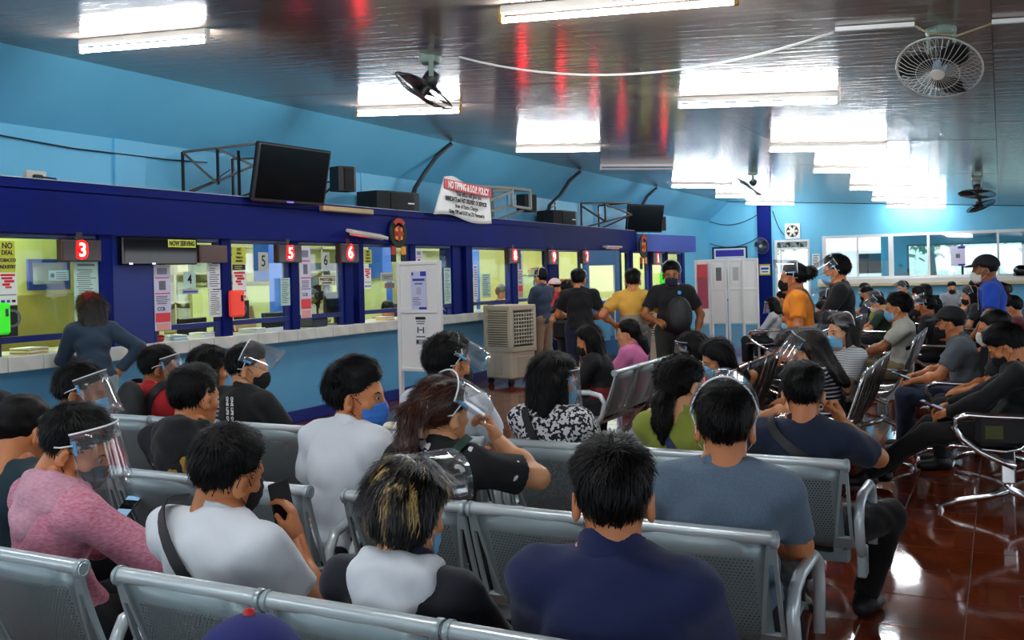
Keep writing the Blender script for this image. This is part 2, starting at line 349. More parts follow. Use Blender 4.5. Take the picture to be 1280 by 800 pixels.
# beyond the back wall: a teal passage wall with its own window, open daylight to the left
pw = MB()
for (x0, x1, z0, z1) in [(-3.1, -2.4, 0, 3.2), (-2.4, 5, 2.12, 3.2), (-2.4, 5, 0, 1.15)]: pw.box((x0, 29.6, z0), (x1, 29.75, z1))
struct(pw.build('wall_passage', teal)); struct(MB().box((-3.1, 26.66, 2.62), (5, 29.7, 2.7)).build('ceiling_passage', mat('passage ceiling', '8C8A86', .5)))
w2 = struct(link('window_21', None, None, (-2.4, 29.58, 1.15)))
dk = mat('dark window frame', '24303A', .4)
for a, b in [((0, 0, 0), (7.4, .06, .04)), ((0, 0, .93), (7.4, .06, .97)), ((0, 0, 0), (.05, .06, .97)), ((1.4, 0, 0), (1.46, .06, .97)), ((2.9, 0, 0), (2.96, .06, .97)), ((4.4, 0, 0), (4.46, .06, .97))]: MB().box(a, b).build('window_frame', dk, w2)
for k in range(5): MB().box((.05 + 1.46 * k, .03, .04), (1.45 + 1.46 * k, .036, .93)).build('pane', glassy('greenish glass', (.72, .86, .84), .1), w2)
struct(MB().box((-14, 26.7, -.05), (12, 48, -.01)).build('ground_outside', mat('bright concrete', 'C9CCC8', .8)))
for n, (x, y, h, r_) in enumerate([(-2.2, 36, 4.6, 1.5), (1.2, 38, 5.0, 1.6), (4.6, 36, 4.4, 1.4), (-8.5, 41, 5.6, 2.0)]):
    t = thing('tree', 'leafy tree outside beyond the passage window', 'tree', (x, y, 0), group='trees outside')
    MB().tube([(0, 0, 0), (.1, 0, 1.2), (0, .1, h * .6)], [.16, .12, .07], 8).build('trunk', wood, t)
    lf = MB(); q = np.random.default_rng(n)
    for k in range(700):
        u = q.normal(size=3); u /= np.linalg.norm(u); c = Vector((0, 0, h * .68)) + Vector(u) * r_ * q.uniform(.35, 1); e = Vector(q.normal(size=3)).normalized() * .16; g = Vector(q.normal(size=3)).normalized() * .1
        lf.add([c - e, c + g, c + e, c - g], [(0, 1, 2, 3)])
    o = lf.build('foliage', mat('leaf green', '6E8F4A', .6), t); o['kind'] = 'stuff'
v = thing('delivery_van', 'white van parked outside beyond the long back window', 'van', (-4.6, 34.5, 0), R(8))
MB().prism([(-2.4, .35), (2.1, .35), (2.2, .9), (1.6, 1.25), (1.1, 2.05), (-2.2, 2.1), (-2.4, 1.9)], -.85, .85, 1).build('body', mat('van white', 'F4F6F6', .3), v)
MB().prism([(1.05, 1.3), (1.5, 1.3), (1.05, 1.95), (.2, 1.95), (.2, 1.3)], -.86, .86, 1).build('cab_window', gblack, v)
for x in (-1.5, 1.4):
    for yy in (-.8, .8): MB().cyl((x, yy - .1, .34), (x, yy + .1, .34), .34, 20).build('wheel', black, v)
# right wall with daylight openings and the wall behind the camera
rw = MB()
for (a, b, z0, z1) in [(-5, 27, 0, .95), (-5, 27, 2.3, 3.2), (-5, -3, .95, 2.3), (3.5, 4.2, .95, 2.3), (10.5, 11.2, .95, 2.3), (18, 18.7, .95, 2.3), (25, 27, .95, 2.3)]: rw.box((4.6, a, z0), (4.75, b, z1))
struct(rw.build('wall_right', wall_blue))
rw = MB()
for (a, b, z0, z1) in [(-7.6, 4.75, 2.5, 3.7), (-7.6, -3.2, 0, 2.5), (3.2, 4.75, 0, 2.5), (-3.2, 3.2, 0, .5)]: rw.box((a, -5.1, z0), (b, -5, z1))
struct(rw.build('wall_front', wall_blue))
struct(MB().box((-5.91, Y - .14, 0), (-5.56, Y + .02, 3.4), 0, .008).build('trim_40', navy))
# ------------------------------------------------------------------ fluorescent battens
def batten(x0, y, lit=True, label='', n=0, L=1.24, office=False):
    z = 2.74 if office else CZ(x0 + L / 2)
    t = thing('fluorescent_lamp', label, 'lamp', (x0 + L / 2, y, z), group=None)
    sl = 0 if office else math.atan(-.07); t.rotation_euler = (0, -sl, 0)
    MB().box((-L / 2, -.022, -.05), (L / 2, .022, -.002), 0, .004).build('batten', white_s, t)
    for s in (-1, 1):
        e = MB().box((s * L / 2 - .012, -.016, -.105), (s * L / 2 + .012, .016, -.01), 0, .003).build('end_holder', mat('amber plastic holder', 'B9842C', .4) if n % 2 else white_s, t)
    MB().cyl((-L / 2 + .012, 0, -.085), (L / 2 - .012, 0, -.085), .016, 12).build('tube', (tube_o if office else tube_m) if lit else tube_off, t, 40)
    return t
rows = [(4.85, 'above the first service window'), (8.25, 'beside the nearest ceiling fan'), (11.95, 'above the hanging policy banner'), (15.3, None), (19.0, 'above the angled fascia'), (22.4, 'near the far ceiling fan'), (25.4, 'in front of the navy column')]
for k, (y, w_) in enumerate(rows):
    if w_: batten(-5.97, y, True, 'lit fluorescent tube lamp ' + w_ + ' on counter side', k)
batten(-5.85, 14.8, False, 'unlit fluorescent tube lamp on the counter side of the ceiling', 0)
rr = [(4.95, 'nearest lamp of the hall side row'), (8.4, 'beyond the slack white cable'), (12.2, 'third of the hall side row'), (15.35, 'fourth of the hall side row'), (19.3, 'fifth of the hall side row'), (22.9, 'sixth of the hall side row'), (25.9, 'last one before the back wall')]
for k, (y, w_) in enumerate(rr): batten(-2.55, y, True, 'lit fluorescent tube lamp over the seats, ' + w_, 1 if k == 0 else 0, 1.37)
for k, y in enumerate((1.4, -2.1)):
    for x in (-5.97, -2.55): batten(x, y, True, 'lit fluorescent tube lamp over the rear seating', 0)['group'] = 'lamps over the rear seating'
for k, y in enumerate((4.95, 8.4, 12.2, 15.35, 19.3)): batten(.85, y, False, 'unlit fluorescent tube lamp along the right hand ceiling', 0)['group'] = 'unlit lamps on the right'
for k, y in enumerate((6.8, 9.4, 12.2, 15.2, 18.2, 21)): batten(-9.3, y, True, 'fluorescent tube lamp lighting the office behind the glass', 0, office=True)['group'] = 'office lamps'
batten(-8.42, 4.9, True, 'fluorescent tube lamp inside the first yellow booth', 0, 1.2, office=True).rotation_euler = (0, 0, PI / 2)

# ------------------------------------------------------------------ orbit fans on the ceiling
def orbit_fan(x, y, tilt, az, label, cage_col, r=.215, z=None, wall=False):
    t = thing('orbit_fan', label, 'fan', (x, y, CZ(x) if z is None else z))
    gp = mat('grey green enamel', '7E9488', .4); fm_ = mat(*cage_col); bl = mat('black fan blade', '141416', .35)
    if not wall:
        MB().lathe([(.0, 0), (.085, 0), (.085, -.03), (.07, -.05), (0, -.05)], 20).build('mount_plate', gp, t, 40)
        a = Vector((math.cos(az), math.sin(az), 0)); b = Vector((-a.y, a.x, 0))
        for s in (-1, 1): MB().bar(b * .075 * s + Vector((0, 0, -.03)), b * .07 * s + Vector((0, 0, -.16)), .035, .012).build('yoke_arm', gp, t)
        c = Vector((0, 0, -.17))
    else: c = Vector((0, -.12, 0)); MB().box((-.05, -.02, -.08), (.05, 0, .08), 0, .006).build('wall_bracket', gp, t); MB().bar((0, 0, 0), (0, -.1, 0), .03).build('neck', gp, t)
    ax = Vector((math.sin(tilt) * math.cos(az), math.sin(tilt) * math.sin(az), -math.cos(tilt)))
    M = ax.to_track_quat('Z', 'Y').to_matrix().to_4x4(); M.translation = c
    mo = MB().lathe([(0, -.06), (.045, -.06), (.06, -.03), (.06, .03), (.04, .06), (0, .06)], 16, M).build('motor', mat('dark motor housing', '2C2E30', .4), t, 40)
    M2 = M @ Matrix.Translation((0, 0, .1))
    cg = MB(); fr = MB()
    for k in range(40):
        th = 2 * PI * k / 40
        for sgn in (-1, 1):
            pr_ = [(.035, .055 * sgn), (.10, .052 * sgn), (.17, .04 * sgn), (r, 0)]
            cg.tube([M2 @ Vector((q * math.cos(th), q * math.sin(th), zz)) for q, zz in pr_], .0017, 3, cap=False)
    for sgn, q, zz in ((1, .12, .049), (-1, .12, .049)): cg.tube([M2 @ Vector((q * math.cos(2 * PI * k / 32), q * math.sin(2 * PI * k / 32), zz * sgn)) for k in range(32)], .0018, 4, close=True)
    cg.build('cage', fm_, t)
    fr.tube([M2 @ Vector((r * math.cos(2 * PI * k / 40), r * math.sin(2 * PI * k / 40), 0)) for k in range(40)], .006, 6, close=True).build('cage_rim', fm_, t, True)
    MB().lathe([(0, .062), (.038, .06), (.04, .05), (0, .05)], 16, M2).build('badge', mat('pale fan badge', 'D8D6C4', .4) if cage_col[1] != '101012' else bl, t, 40)
    MB().lathe([(0, .035), (.035, .03), (.04, -.03), (0, -.035)], 16, M2).build('hub', mat('blue grey hub', '8FA8C0', .3) if cage_col[1] != '101012' else bl, t, 40)
    for k in range(3):
        th0 = 2 * PI * k / 3 + .5; v = []; f = []
        for i in range(7):
            q = .035 + (r - .05) * i / 6; wd = .25 + .35 * math.sin(PI * min(1, i / 5.2)) if i < 6 else .25
            for j in range(5):
                th = th0 + wd * (j - 2) / 1.6 + .25 * i / 6; v.append(M2 @ Vector((q * math.cos(th), q * math.sin(th), .02 * (j - 2) / 2)))
        for i in range(6):
            for j in range(4): f.append((i * 5 + j, i * 5 + j + 1, i * 5 + j + 6, i * 5 + j + 5))
        bo = MB().add(v, f).build('blade', bl, t, True)
        md = bo.modifiers.new('thickness', 'SOLIDIFY'); md.thickness = .003
    return t
orbit_fan(-3.78, 6.15, R(32), R(215), 'black caged orbit fan tilted towards the counter beside a lit lamp', ('black cage wire', '101012', .4), .245)
orbit_fan(-.29, 6.25, R(38), R(258), 'pale caged orbit fan with grey green mount near the cable end', ('pale cage wire', 'B8B8B0', .4), .235)
orbit_fan(-3.75, 16.5, R(40), R(190), 'grey caged orbit fan in front of far counter lamps', ('grey cage wire', '6E7478', .4), .25)
orbit_fan(-.33, 17.6, R(12), R(250), 'dark orbit fan over the far seats, the closer of the pair', ('black cage wire', '101012', .4), .28)
orbit_fan(-.38, 21.6, R(24), R(330), 'dark orbit fan over the far seats, the one closer to back wall', ('black cage wire', '101012', .4), .28)
orbit_fan(-5.72, 26.34, R(78), R(250), 'grey wall fan on the navy column', ('grey cage wire', '6E7478', .4), .22, 2.18, True)

# cables
def cable(name, pts, r, m, label): return tag(MB().tube(pts, r, 6).build(name, m, None, True), label, 'cable')
def sag(p, q, d, n=16): return [tuple(Vector(p).lerp(Vector(q), i / n) - Vector((0, 0, d * 4 * (i / n) * (1 - i / n)))) for i in range(n + 1)]
cable('power_cable', sag((-3.49, 6.08, CZ(-3.49) - .03), (-.87, 6.05, CZ(-.87) - .03), .19), .008, white, 'slack white cable hanging between the two nearest ceiling fans')
tag(MB().bar((-.86, 6.045, CZ(-.86) - .016), (-.42, 6.045, CZ(-.42) - .016), .025).build('cable_conduit', white), 'short white conduit on the ceiling beside the pale fan', 'conduit')
tag(MB().bar((-.02, 6.115, CZ(-.02) - .016), (2.2, 6.115, CZ(2.2) - .016), .025).build('cable_conduit', white), 'long white conduit running right from the pale fan', 'conduit')
cable('fan_wire', [(-.42, 6.05, CZ(-.4) - .02), (-.35, 6.1, CZ(-.35) - .06), (-.2, 6.12, CZ(-.2) - .08), (-.02, 6.12, CZ(0) - .02)], .006, mat('straw coloured wire', 'B0A27C', .6), 'straw coloured wire looped past the pale fan mount')
blk_w = mat('black wire', '111318', .5)
cable('wall_wire', [(-7.27, 4.0, 2.88), (-7.27, 4.9, 2.80), (-7.27, 5.8, 2.755), (-7.27, 6.9, 2.76), (-7.27, 7.4, 2.78)], .007, blk_w, 'thin black wire strung along the upper wall to the bracket')
cable('wall_wire', [(-6.95, 6.45, 2.395), (-6.95, 6.8, 2.42), (-7.0, 7.2, 2.55), (-7.05, 7.5, 2.7)], .006, blk_w, 'thin black wire rising from the ledge to the television bracket')
for k, (a, b, c) in enumerate([(11.45, 10.75, 2.45), (16.0, 15.1, 2.45), (20.3, 19.4, 2.5)]):
    cable('flexible_conduit', [(-6.72, a, 3.38), (-6.9, a - .12, 3.2), (-7.0, a - .3, 2.95), (-7.05, b + .25, 2.75), (-7.0, b, c)], .035, mat('grey flexible conduit', '2E3438', .5), ['dark conduit behind the big speaker', 'dark conduit beside the wide black speaker', 'dark conduit behind the far television'][k] + ' running up to the ceiling')
for k, (z, y) in enumerate(((2.9, 26.46), (2.28, 26.46))): cable('wall_wire', sag((-7.25, y, z), (-5.92, y, z + .12), .18), .01, blk_w, ['upper', 'lower'][k] + ' black wire drooping across the back wall to the navy column')
cable('wall_wire', sag((-5.5, 26.44, 3.1), (-5.2, 26.44, 2.45), .12), .01, blk_w, 'black wire hanging beside the exhaust fan')

# ------------------------------------------------------------------ things standing on the ledge above the windows
def bracket(t, pts, r, m):
    for a, b in pts: MB().bar(a, b, r, r, 0).build('strut', m, t)
tv_b = mat('black powder coat', '0B0C0E', .45)
t = thing('television', 'large black flat television tilted down above the fascia', 'television', (-6.55, 7.86, 2.64)); t.rotation_euler = (R(0), R(12), R(-4))
MB().box((-.03, -.53, -.3), (.03, .53, .3), 0, .012).build('casing', tv_b, t); MB().box((.0301, -.5, -.265), (.033, .5, .275)).build('screen', gblack, t)
MB().box((.03, -.05, -.29), (.034, .05, -.275)).build('badge', mat('violet badge', '6A5AC8', .4, emit=.6), t); MB().box((-.08, -.3, -.2), (-.03, .3, .2), 0, .02).build('back_shell', black, t)
t = thing('television_bracket', 'black lattice steel bracket holding the large television', 'bracket', (-7.25, 7.2, 2.4))
bracket(t, [((0, -.15, 0), (0, -.15, .45)), ((0, .55, 0), (0, .55, .45)), ((0, -.15, .45), (.62, .2, .52)), ((0, .55, .45), (.62, .9, .45)), ((0, -.15, .02), (.6, .2, .3)), ((0, .55, .02), (.6, .9, .25)), ((.3, .02, .12), (.3, .02, .48)), ((0, -.15, .45), (.3, .02, .12)), ((.3, .02, .48), (.6, .2, .3)), ((.62, .2, .52), (.62, .9, .45)), ((.5, .1, 0), (.5, .1, .45))], .022, tv_b)
def speaker(name, c, h, label, rz=0, badge=True):
    t = thing(name, label, 'speaker', c, rz)
    MB().prism([(-h[0], -h[1]), (h[0] * .7, -h[1]), (h[0], -h[1] * .6), (h[0], h[1] * .6), (h[0] * .7, h[1]), (-h[0], h[1])], -h[2], h[2], 2).build('cabinet', mat('black vinyl', '121316', .6, bump=(60, .2)), t)
    MB().box((h[0], -h[1] * .55, -h[2] * .85), (h[0] + .012, h[1] * .55, h[2] * .85), 0, .005).build('grille', mat('speaker cloth', '0C0C0E', .8, bump=(200, .5)), t)
    if badge: MB().box((h[0] + .012, h[1] * .25, -h[2] * .25), (h[0] + .015, h[1] * .55, -h[2] * .12)).build('badge', white, t)
    return t
speaker('wall_speaker', (-6.95, 9.28, 2.73), (.1, .13, .145), 'small upright black speaker on the wall beside the television', R(-15), False)
t = thing('speaker_bracket', 'thin wall arm carrying the small upright speaker', 'bracket', (-7.28, 9.28, 2.7)); bracket(t, [((0, 0, 0), (.25, 0, .03)), ((0, 0, -.15), (.2, 0, -.02))], .018, tv_b)
speaker('ledge_speaker', (-6.95, 10.25, 2.385 + .125), (.2, .4, .123), 'wide black speaker lying on the ledge left of the banner', R(-8))
speaker('wall_speaker', (-6.85, 14.05, 2.70), (.1, .17, .14), 'small black speaker at the end of the grey steel frame', R(-10), False)
speaker('ledge_speaker', (-6.95, 15.5, 2.385 + .13), (.2, .42, .128), 'wide black speaker on the ledge between two conduits', R(-6))
t = thing('antenna_stand', 'thin upright rod with a slanted strut behind the wide far speaker', 'stand', (-7.24, 16.0, 2.39)); bracket(t, [((0, 0, 0), (0, 0, .52)), ((0, 0, .4), (.04, -.5, .28))], .02, tv_b)
g = mat('grey painted steel', '8A8E88', .5)
t = thing('steel_frame', 'empty grey steel wall frame right of the banner', 'bracket', (-7.25, 12.2, 2.4))
bracket(t, [((0, 0, 0), (0, 0, .5)), ((0, 1.4, 0), (0, 1.4, .5)), ((0, 0, .5), (.45, 1.2, .5)), ((0, 1.4, .5), (.5, 1.75, .5)), ((.45, 1.2, .5), (.5, 1.75, .5)), ((0, 0, .02), (.45, 1.2, .45)), ((0, .5, .02), (.45, 1.3, .25)), ((.45, 1.2, .5), (.45, 1.2, .22)), ((.5, 1.75, .5), (.5, 1.75, .2)), ((.45, 1.2, .22), (.5, 1.75, .2)), ((0, 1.4, .02), (.5, 1.75, .22))], .04, g)
t = thing('television', 'black flat television seen edge on above the angled fascia', 'television', (-6.55, 18.95, 2.64)); t.rotation_euler = (0, R(10), R(-28))
MB().box((-.03, -.5, -.29), (.03, .5, .29), 0, .012).build('casing', tv_b, t); MB().box((.0301, -.47, -.26), (.033, .47, .265)).build('screen', gblack, t); MB().box((-.1, -.3, -.2), (-.03, .3, .2), 0, .02).build('back_shell', black, t)
t = thing('television_bracket', 'black lattice steel bracket behind the far television', 'bracket', (-7.25, 17.25, 2.4))
bracket(t, [((0, 0, 0), (0, 0, .5)), ((0, .9, 0), (0, .9, .5)), ((0, 0, .5), (.6, 1.2, .55)), ((0, .9, .5), (.6, 1.2, .55)), ((0, 0, .02), (.6, 1.2, .3)), ((.3, .5, .15), (.3, .5, .5)), ((0, 0, .45), (.3, .5, .15)), ((.3, .5, .5), (.6, 1.2, .3)), ((0, .9, .02), (.6, 1.2, .3))], .03, tv_b)
speaker('wall_speaker', (-6.5, 19.75, 2.56), (.1, .14, .15), 'small black speaker beside the far television', R(-20), False)
t = thing('power_outlet', 'white socket box with a black plug on the ledge at far left', 'socket', (-7.05, 5.25, 2.44))
MB().box((-.03, -.09, -.055), (.03, .09, .055), 0, .008).build('box', mat('old white plastic', 'CFCFBE', .5), t); MB().box((.03, -.05, -.02), (.07, .03, .02), 0, .008).build('plug', black, t); MB().tube([(.07, .02, 0), (.12, .1, -.01), (.1, .16, -.05), (.0, .18, -.05)], .008, 6).build('lead', black, t)
# lamp fittings hanging on the fascia
t = thing('lamp_fitting', 'dusty tan unlit batten mounted on the fascia below the speakers', 'lamp', (-6.66, 8.95, 2.33)); MB().box((-.03, -.48, -.03), (.03, .48, .03), 0, .008).build('batten', mat('dusty tan', 'B49A6C', .7), t); MB().cyl((.03, -.4, -.015), (.03, .4, -.015), .012, 8).build('tube', mat('dull tube', 'A89878', .5), t)
t = thing('lamp_fitting', 'white tilted batten cover under the fascia above sign six', 'lamp', (-6.6, 9.25, 2.06)); t.rotation_euler = (R(-4), R(20), 0); MB().box((-.06, -.36, -.018), (.06, .36, .018), 0, .006).build('cover', mat('worn white', 'C9C6BC', .6), t); MB().cyl((0, -.33, -.03), (0, .33, -.03), .012, 8).build('tube', tube_off, t)
t = thing('lamp_fitting', 'small white batten cover under the fascia near the blue door', 'lamp', (-6.6, 17.2, 2.03)); MB().box((-.05, -.4, -.018), (.05, .4, .018), 0, .006).build('cover', MT['worn white'], t); MB().cyl((0, -.33, -.03), (0, .33, -.03), .012, 8).build('tube', tube_off, t)
# banner
v = []; f = []; NB = 14
for i in range(NB + 1):
    for j in range(9):
        u, w_ = i / NB, j / 8; y = 10.72 + (.33 * w_) * (1 - u) + 1.68 * u; z = 2.36 + .03 * math.sin(u * 6) - .05 * u + w_ * (.52 + .02 * math.sin(u * 5)); v.append((-6.66 + .03 * math.sin(u * 7 + w_) - .05 * w_ + .06 * (1 - u) ** 4, y, z))
for i in range(NB):
    for j in range(8): f.append((i * 9 + j, (i + 1) * 9 + j, (i + 1) * 9 + j + 1, i * 9 + j + 1))
bn = tag(MB().add(v, f).build('policy_banner', mat('white vinyl', 'EDEDE8', .5), None, True), 'curling white vinyl banner with a red heading hung over the fascia', 'banner')
md = bn.modifiers.new('thickness', 'SOLIDIFY'); md.thickness = .004
red = mat('sign red', 'C8242A', .5); ink = mat('black ink', '15151A', .7); wink = mat('white ink', 'F4F4F0', .6)
rot = Matrix.Rotation(R(-2.2), 3, 'X')
def bl(s, size, m, y, z, sx, bold=.004): lettering(s, size, m, bn, (-6.60, y, z), rot @ FX, sx, bold)
o = MB().box((-.002, -.66, -.066), (.002, .66, .066)).build('red_heading', red, bn); o.matrix_local = Matrix.Translation((-6.606, 11.69, 2.765)) @ rot.to_4x4()
bl('NO TIPPING & S.O.P. POLICY', .135, wink, 11.69, 2.76, .66); bl('This office will give you', .075, ink, 11.68, 2.655, 1.0, .002); bl('IMMEDIATE and FAST DELIVERY OF SERVICES', .08, ink, 11.62, 2.575, .72); bl('free of Extra Charge.', .075, ink, 11.62, 2.49, 1.0, .002); bl('Giving TIPS and S.O.P. to LTO Personnel is', .07, ink, 11.62, 2.405, .8, .003)
# ------------------------------------------------------------------ signs, posters and screens along the windows
XP = -6.752
led_m = mat('red led', 'FF0000', .4, emit=36); led_w = mat('led core', 'FFB4A4', .4, emit=3); maroon = mat('maroon plastic', '3A1614', .3); paper = mat('paper white', 'EEF0EE', .8)
pgreen = mat('pale green paper', 'BFE0D2', .8); yel = mat('poster yellow green', 'C2C63E', .7); pblack = mat('poster black', '16181C', .7); pred = mat('poster red', 'D8202C', .7); pblue = mat('poster blue', '2A34A0', .6)
def led(y0, y1, z0, z1, ch, where):
    t = thing('counter_display', 'maroon box showing a glowing red ' + ch + ' ' + where, 'sign', (-6.70, (y0 + y1) / 2, (z0 + z1) / 2))
    w_, h = (y1 - y0) / 2, (z1 - z0) / 2
    MB().box((-.035, -w_, -h), (.03, w_, h), 0, .005).build('case', maroon, t); MB().box((.0301, -w_ + .012, -h + .012), (.033, w_ - .012, h - .012)).build('face', mat('dark red acrylic', '2A0606', .15), t)
    if ch != 'blank':
        lettering(ch, h * 1.75, led_m, t, (.036, 0, 0), FX, 1.08, .02, 'digit_glow'); lettering(ch, h * 1.75, led_w, t, (.0385, 0, 0), FX, 1.0, .002, 'digit')
        MB().box((-.001, -.03, h), (.001, .03, h + .06)).build('hanger', black, t)
led(5.19, 5.57, 1.74, 1.92, '3', 'over the first booth'); led(7.76, 8.14, 1.73, 1.92, '5', 'over the fifth window'); led(8.82, 9.17, 1.73, 1.95, '6', 'beside the black monitor')
led(12.99, 13.40, 1.72, 1.95, '8', 'above the air cooler'); led(14.43, 14.85, 1.70, 1.94, '9', 'past the man with folded arms'); led(15.88, 16.30, 1.71, 1.95, '7', 'beside the open blue door'); led(17.26, 17.76, 1.70, 1.95, '8', 'over the blue door'); led(19.8, 20.4, 1.68, 1.95, '1', 'under the angled fascia')
t = thing('counter_display', 'plain unlit brown sign box beside the now serving screen', 'sign', (-6.70, 6.85, 1.815)); MB().box((-.035, -.18, -.085), (.03, .18, .085), 0, .005).build('case', mat('brown plastic', '4A2418', .35), t); MB().box((.03, -.165, -.07), (.033, .165, .07)).build('face', MT['brown plastic'], t)
t = thing('serving_screen', 'black screen with a yellow NOW SERVING label under the fascia', 'screen', (-6.69, 6.215, 1.835))
MB().box((-.05, -.43, -.122), (.02, .43, .122), 0, .01).build('casing', mat('piano black', '0A0808', .08), t); MB().box((.02, -.41, -.105), (.023, .41, .1)).build('screen', mat('dark glass', '140C0A', .05), t)
MB().box((.0235, .07, .035), (.026, .40, .105)).build('label_plate', mat('label yellow', 'D6DC4A', .6), t); lettering('NOW SERVING', .062, ink, t, (.0275, .235, .07), FX, .72, .002)
for yy in (-.37, -.12): MB().box((.02, yy, -.12), (.028, yy + .04, -.105)).build('clip', chrome, t)

def poster(name, y0, y1, z0, z1, label, base, parts=(), x=XP, face=FX, txt=()):
    """parts: (u0,v0,u1,v1,material) in 0..1 of the sheet; txt: (string, u, v, size, material, sx)"""
    t = thing(name, label, 'poster', (x, (y0 + y1) / 2, z0) if face is FX else ((y0 + y1) / 2, x, z0)); w_, h = y1 - y0, z1 - z0
    M4 = face.to_4x4()
    def sheet(a, b, c, d, m, e, nm):
        mb = MB().box((a, c, e), (b, d, e + .0012)); mb.v = [tuple(M4 @ Vector(p)) for p in mb.v]; mb.build(nm, m, t)
    sheet(-w_ / 2, w_ / 2, 0, h, base, 0, 'sheet')
    for k, (u0, v0, u1, v1, m) in enumerate(parts): sheet((u0 - .5) * w_, (u1 - .5) * w_, v0 * h, v1 * h, m, .0014 + .0001 * (k % 5), 'print')
    for s, u, v, sz, m, sx in txt: lettering(s, sz, m, t, M4 @ Vector(((u - .5) * w_, v * h, .0032)), face, sx, .001)
    return t
def lines(u0, u1, v0, v1, n, m, j=.25): return [(u0 + random.uniform(0, j) * .3, v0 + (v1 - v0) * (k + .25) / n, u1 - random.uniform(0, j), v0 + (v1 - v0) * (k + .62) / n, m) for k in range(n)]
gink = mat('grey ink', '6A7076', .8)
def no_deal(y0, y1, z0, z1, where): return poster('tobacco_poster', y0, y1, z0, z1, 'yellow green NO DEAL tobacco industry poster ' + where, yel, [], txt=[('NO', .5, .84, (z1 - z0) * .26, ink, .9), ('DEAL', .5, .62, (z1 - z0) * .2, ink, .85), ('TOBACCO', .5, .38, (z1 - z0) * .15, ink, .8), ('INDUSTRY', .5, .17, (z1 - z0) * .15, ink, .8)])
def red_arrow(y0, y1, z0, z1, where):
    return poster('arrow_poster', y0, y1, z0, z1, 'white poster with red zigzag print ' + where, paper, [(.1, .9, .9, .97, pred), (.15, .8, .75, .87, pred), (.3, .7, .85, .78, pred), (.2, .6, .6, .68, pred), (.35, .52, .7, .58, pred)] + [(.05, .3, .95, .33, gink), (.1, .08, .3, .16, pblue), (.42, .08, .58, .16, pblue), (.7, .08, .9, .16, ink)])
def strip(y0, y1, z0, z1, where):
    return poster('queue_poster', y0, y1, z0, z1, 'tall narrow lilac notice strip ' + where, mat('lilac paper', 'D6D4EE', .8), [(.2, .86, .8, .96, mat('print grey', '8A8A96', .8)), (.08, .80, .92, .815, pred), (.3, .62, .7, .76, gink), (.05, .56, .95, .575, pred)] + lines(.1, .95, .4, .54, 5, ink) + [(.05, .13, .95, .27, mat('coral print', 'F0464E', .7)), (.1, 0, .9, .11, mat('pink print', 'E8A49A', .7))], txt=[('CCB', .4, .33, .045, ink, 1)])
def notice(y0, y1, z0, z1, where, base=pgreen, n=12, x=XP): return poster('paper_notice', y0, y1, z0, z1, 'printed notice sheet ' + where, base, [(.15, .92, .85, .95, gink)] + lines(.1, .92, .08, .88, n, gink, .35), x)
no_deal(4.71, 4.84, 1.66, 1.90, 'at the first booth'); red_arrow(4.70, 4.85, 1.41, 1.655, 'at the first booth')
poster('hours_poster', 4.70, 4.85, 1.17, 1.405, 'black poster with a pale clock ring at the first booth', pblack, [(.1, .2, .4, .25, yel), (.1, .1, .35, .14, yel)], txt=[('O', .7, .55, .2, gink, 1), ('8', .3, .5, .06, yel, 1), ('AM', .3, .32, .05, yel, 1)])
def sanit(y0, y1, z0, z1, m, label):
    t = thing('dispenser', label, 'dispenser', (-6.715, (y0 + y1) / 2, (z0 + z1) / 2)); w_, h = (y1 - y0) / 2, (z1 - z0) / 2
    MB().box((-.02, -w_, -h), (.05, w_, h), 0, .018).build('case', m, t); MB().box((.05, w_ * .25, h * .15), (.054, w_ * .62, h * .62), 0, .002).build('window', gblack, t)
sanit(4.60, 4.74, 1.19, 1.43, mat('neon green plastic', '3CF02A', .4, emit=.15), 'neon green wall dispenser on the post of the first booth')
sanit(7.08, 7.26, 1.20, 1.46, mat('neon orange red plastic', 'FF4A36', .4, emit=.1), 'orange red wall dispenser on the post beside window five')
sanit(14.98, 15.45, 1.10, 1.45, mat('orange plastic', 'FF9A20', .4), 'orange panel on the post beside the man in black tee'); sanit(20.35, 20.85, 1.22, 1.5, MT['neon green plastic'], 'neon green panel under the angled fascia')
notice(5.36, 5.60, 1.19, 1.75, 'tall pale green, covering half the first booth glass', n=26)
strip(6.19, 6.38, 1.12, 1.71, 'right of the wide blue pillar'); strip(8.20, 8.38, 1.13, 1.90, 'on window six'); strip(13.44, 13.61, 1.18, 1.90, 'past the cooler'); strip(10.5, 10.66, 1.4, 1.9, 'behind the tall white board')
def plate(y0, y1, z0, z1, s, where, m=None): return poster('window_number', y0, y1, z0, z1, 'number plate ' + s + ' ' + where, m or mat('number plate grey', 'B9C0B4', .7), [], txt=[(s, .5, .5, (z1 - z0) * .85, ink, .9)])
plate(6.54, 6.69, 1.50, 1.65, '4', 'in pale green on glass beside two white notices', pgreen); plate(7.55, 7.70, 1.65, 1.84, '5', 'in grey on glass right of the yellow poster'); plate(8.57, 8.72, 1.66, 1.85, '6', 'in grey on glass above the framed photo sign')
poster('window_sign', 8.51, 8.80, 1.48, 1.58, 'small framed PHOTO/SIG sign on window six', mat('sign ivory', 'DAD8BE', .7), [(0, 0, 1, .06, wood), (0, .94, 1, 1, wood), (0, 0, .03, 1, wood), (.97, 0, 1, 1, wood), (.2, .18, .8, .32, ink)], txt=[('PHOTO/SIG', .5, .62, .055, ink, .85)])
poster('window_sign', 8.6, 8.72, 1.595, 1.64, 'tiny dark label under number plate six', mat('label slate', '5A6258', .7), lines(.1, .9, .2, .8, 1, ink)); poster('window_sign', 6.52, 6.72, 1.44, 1.49, 'small blue lettered strip under number plate four', mat('strip grey', 'A8B0B0', .7), lines(.05, .95, .1, .9, 1, pblue, 0))
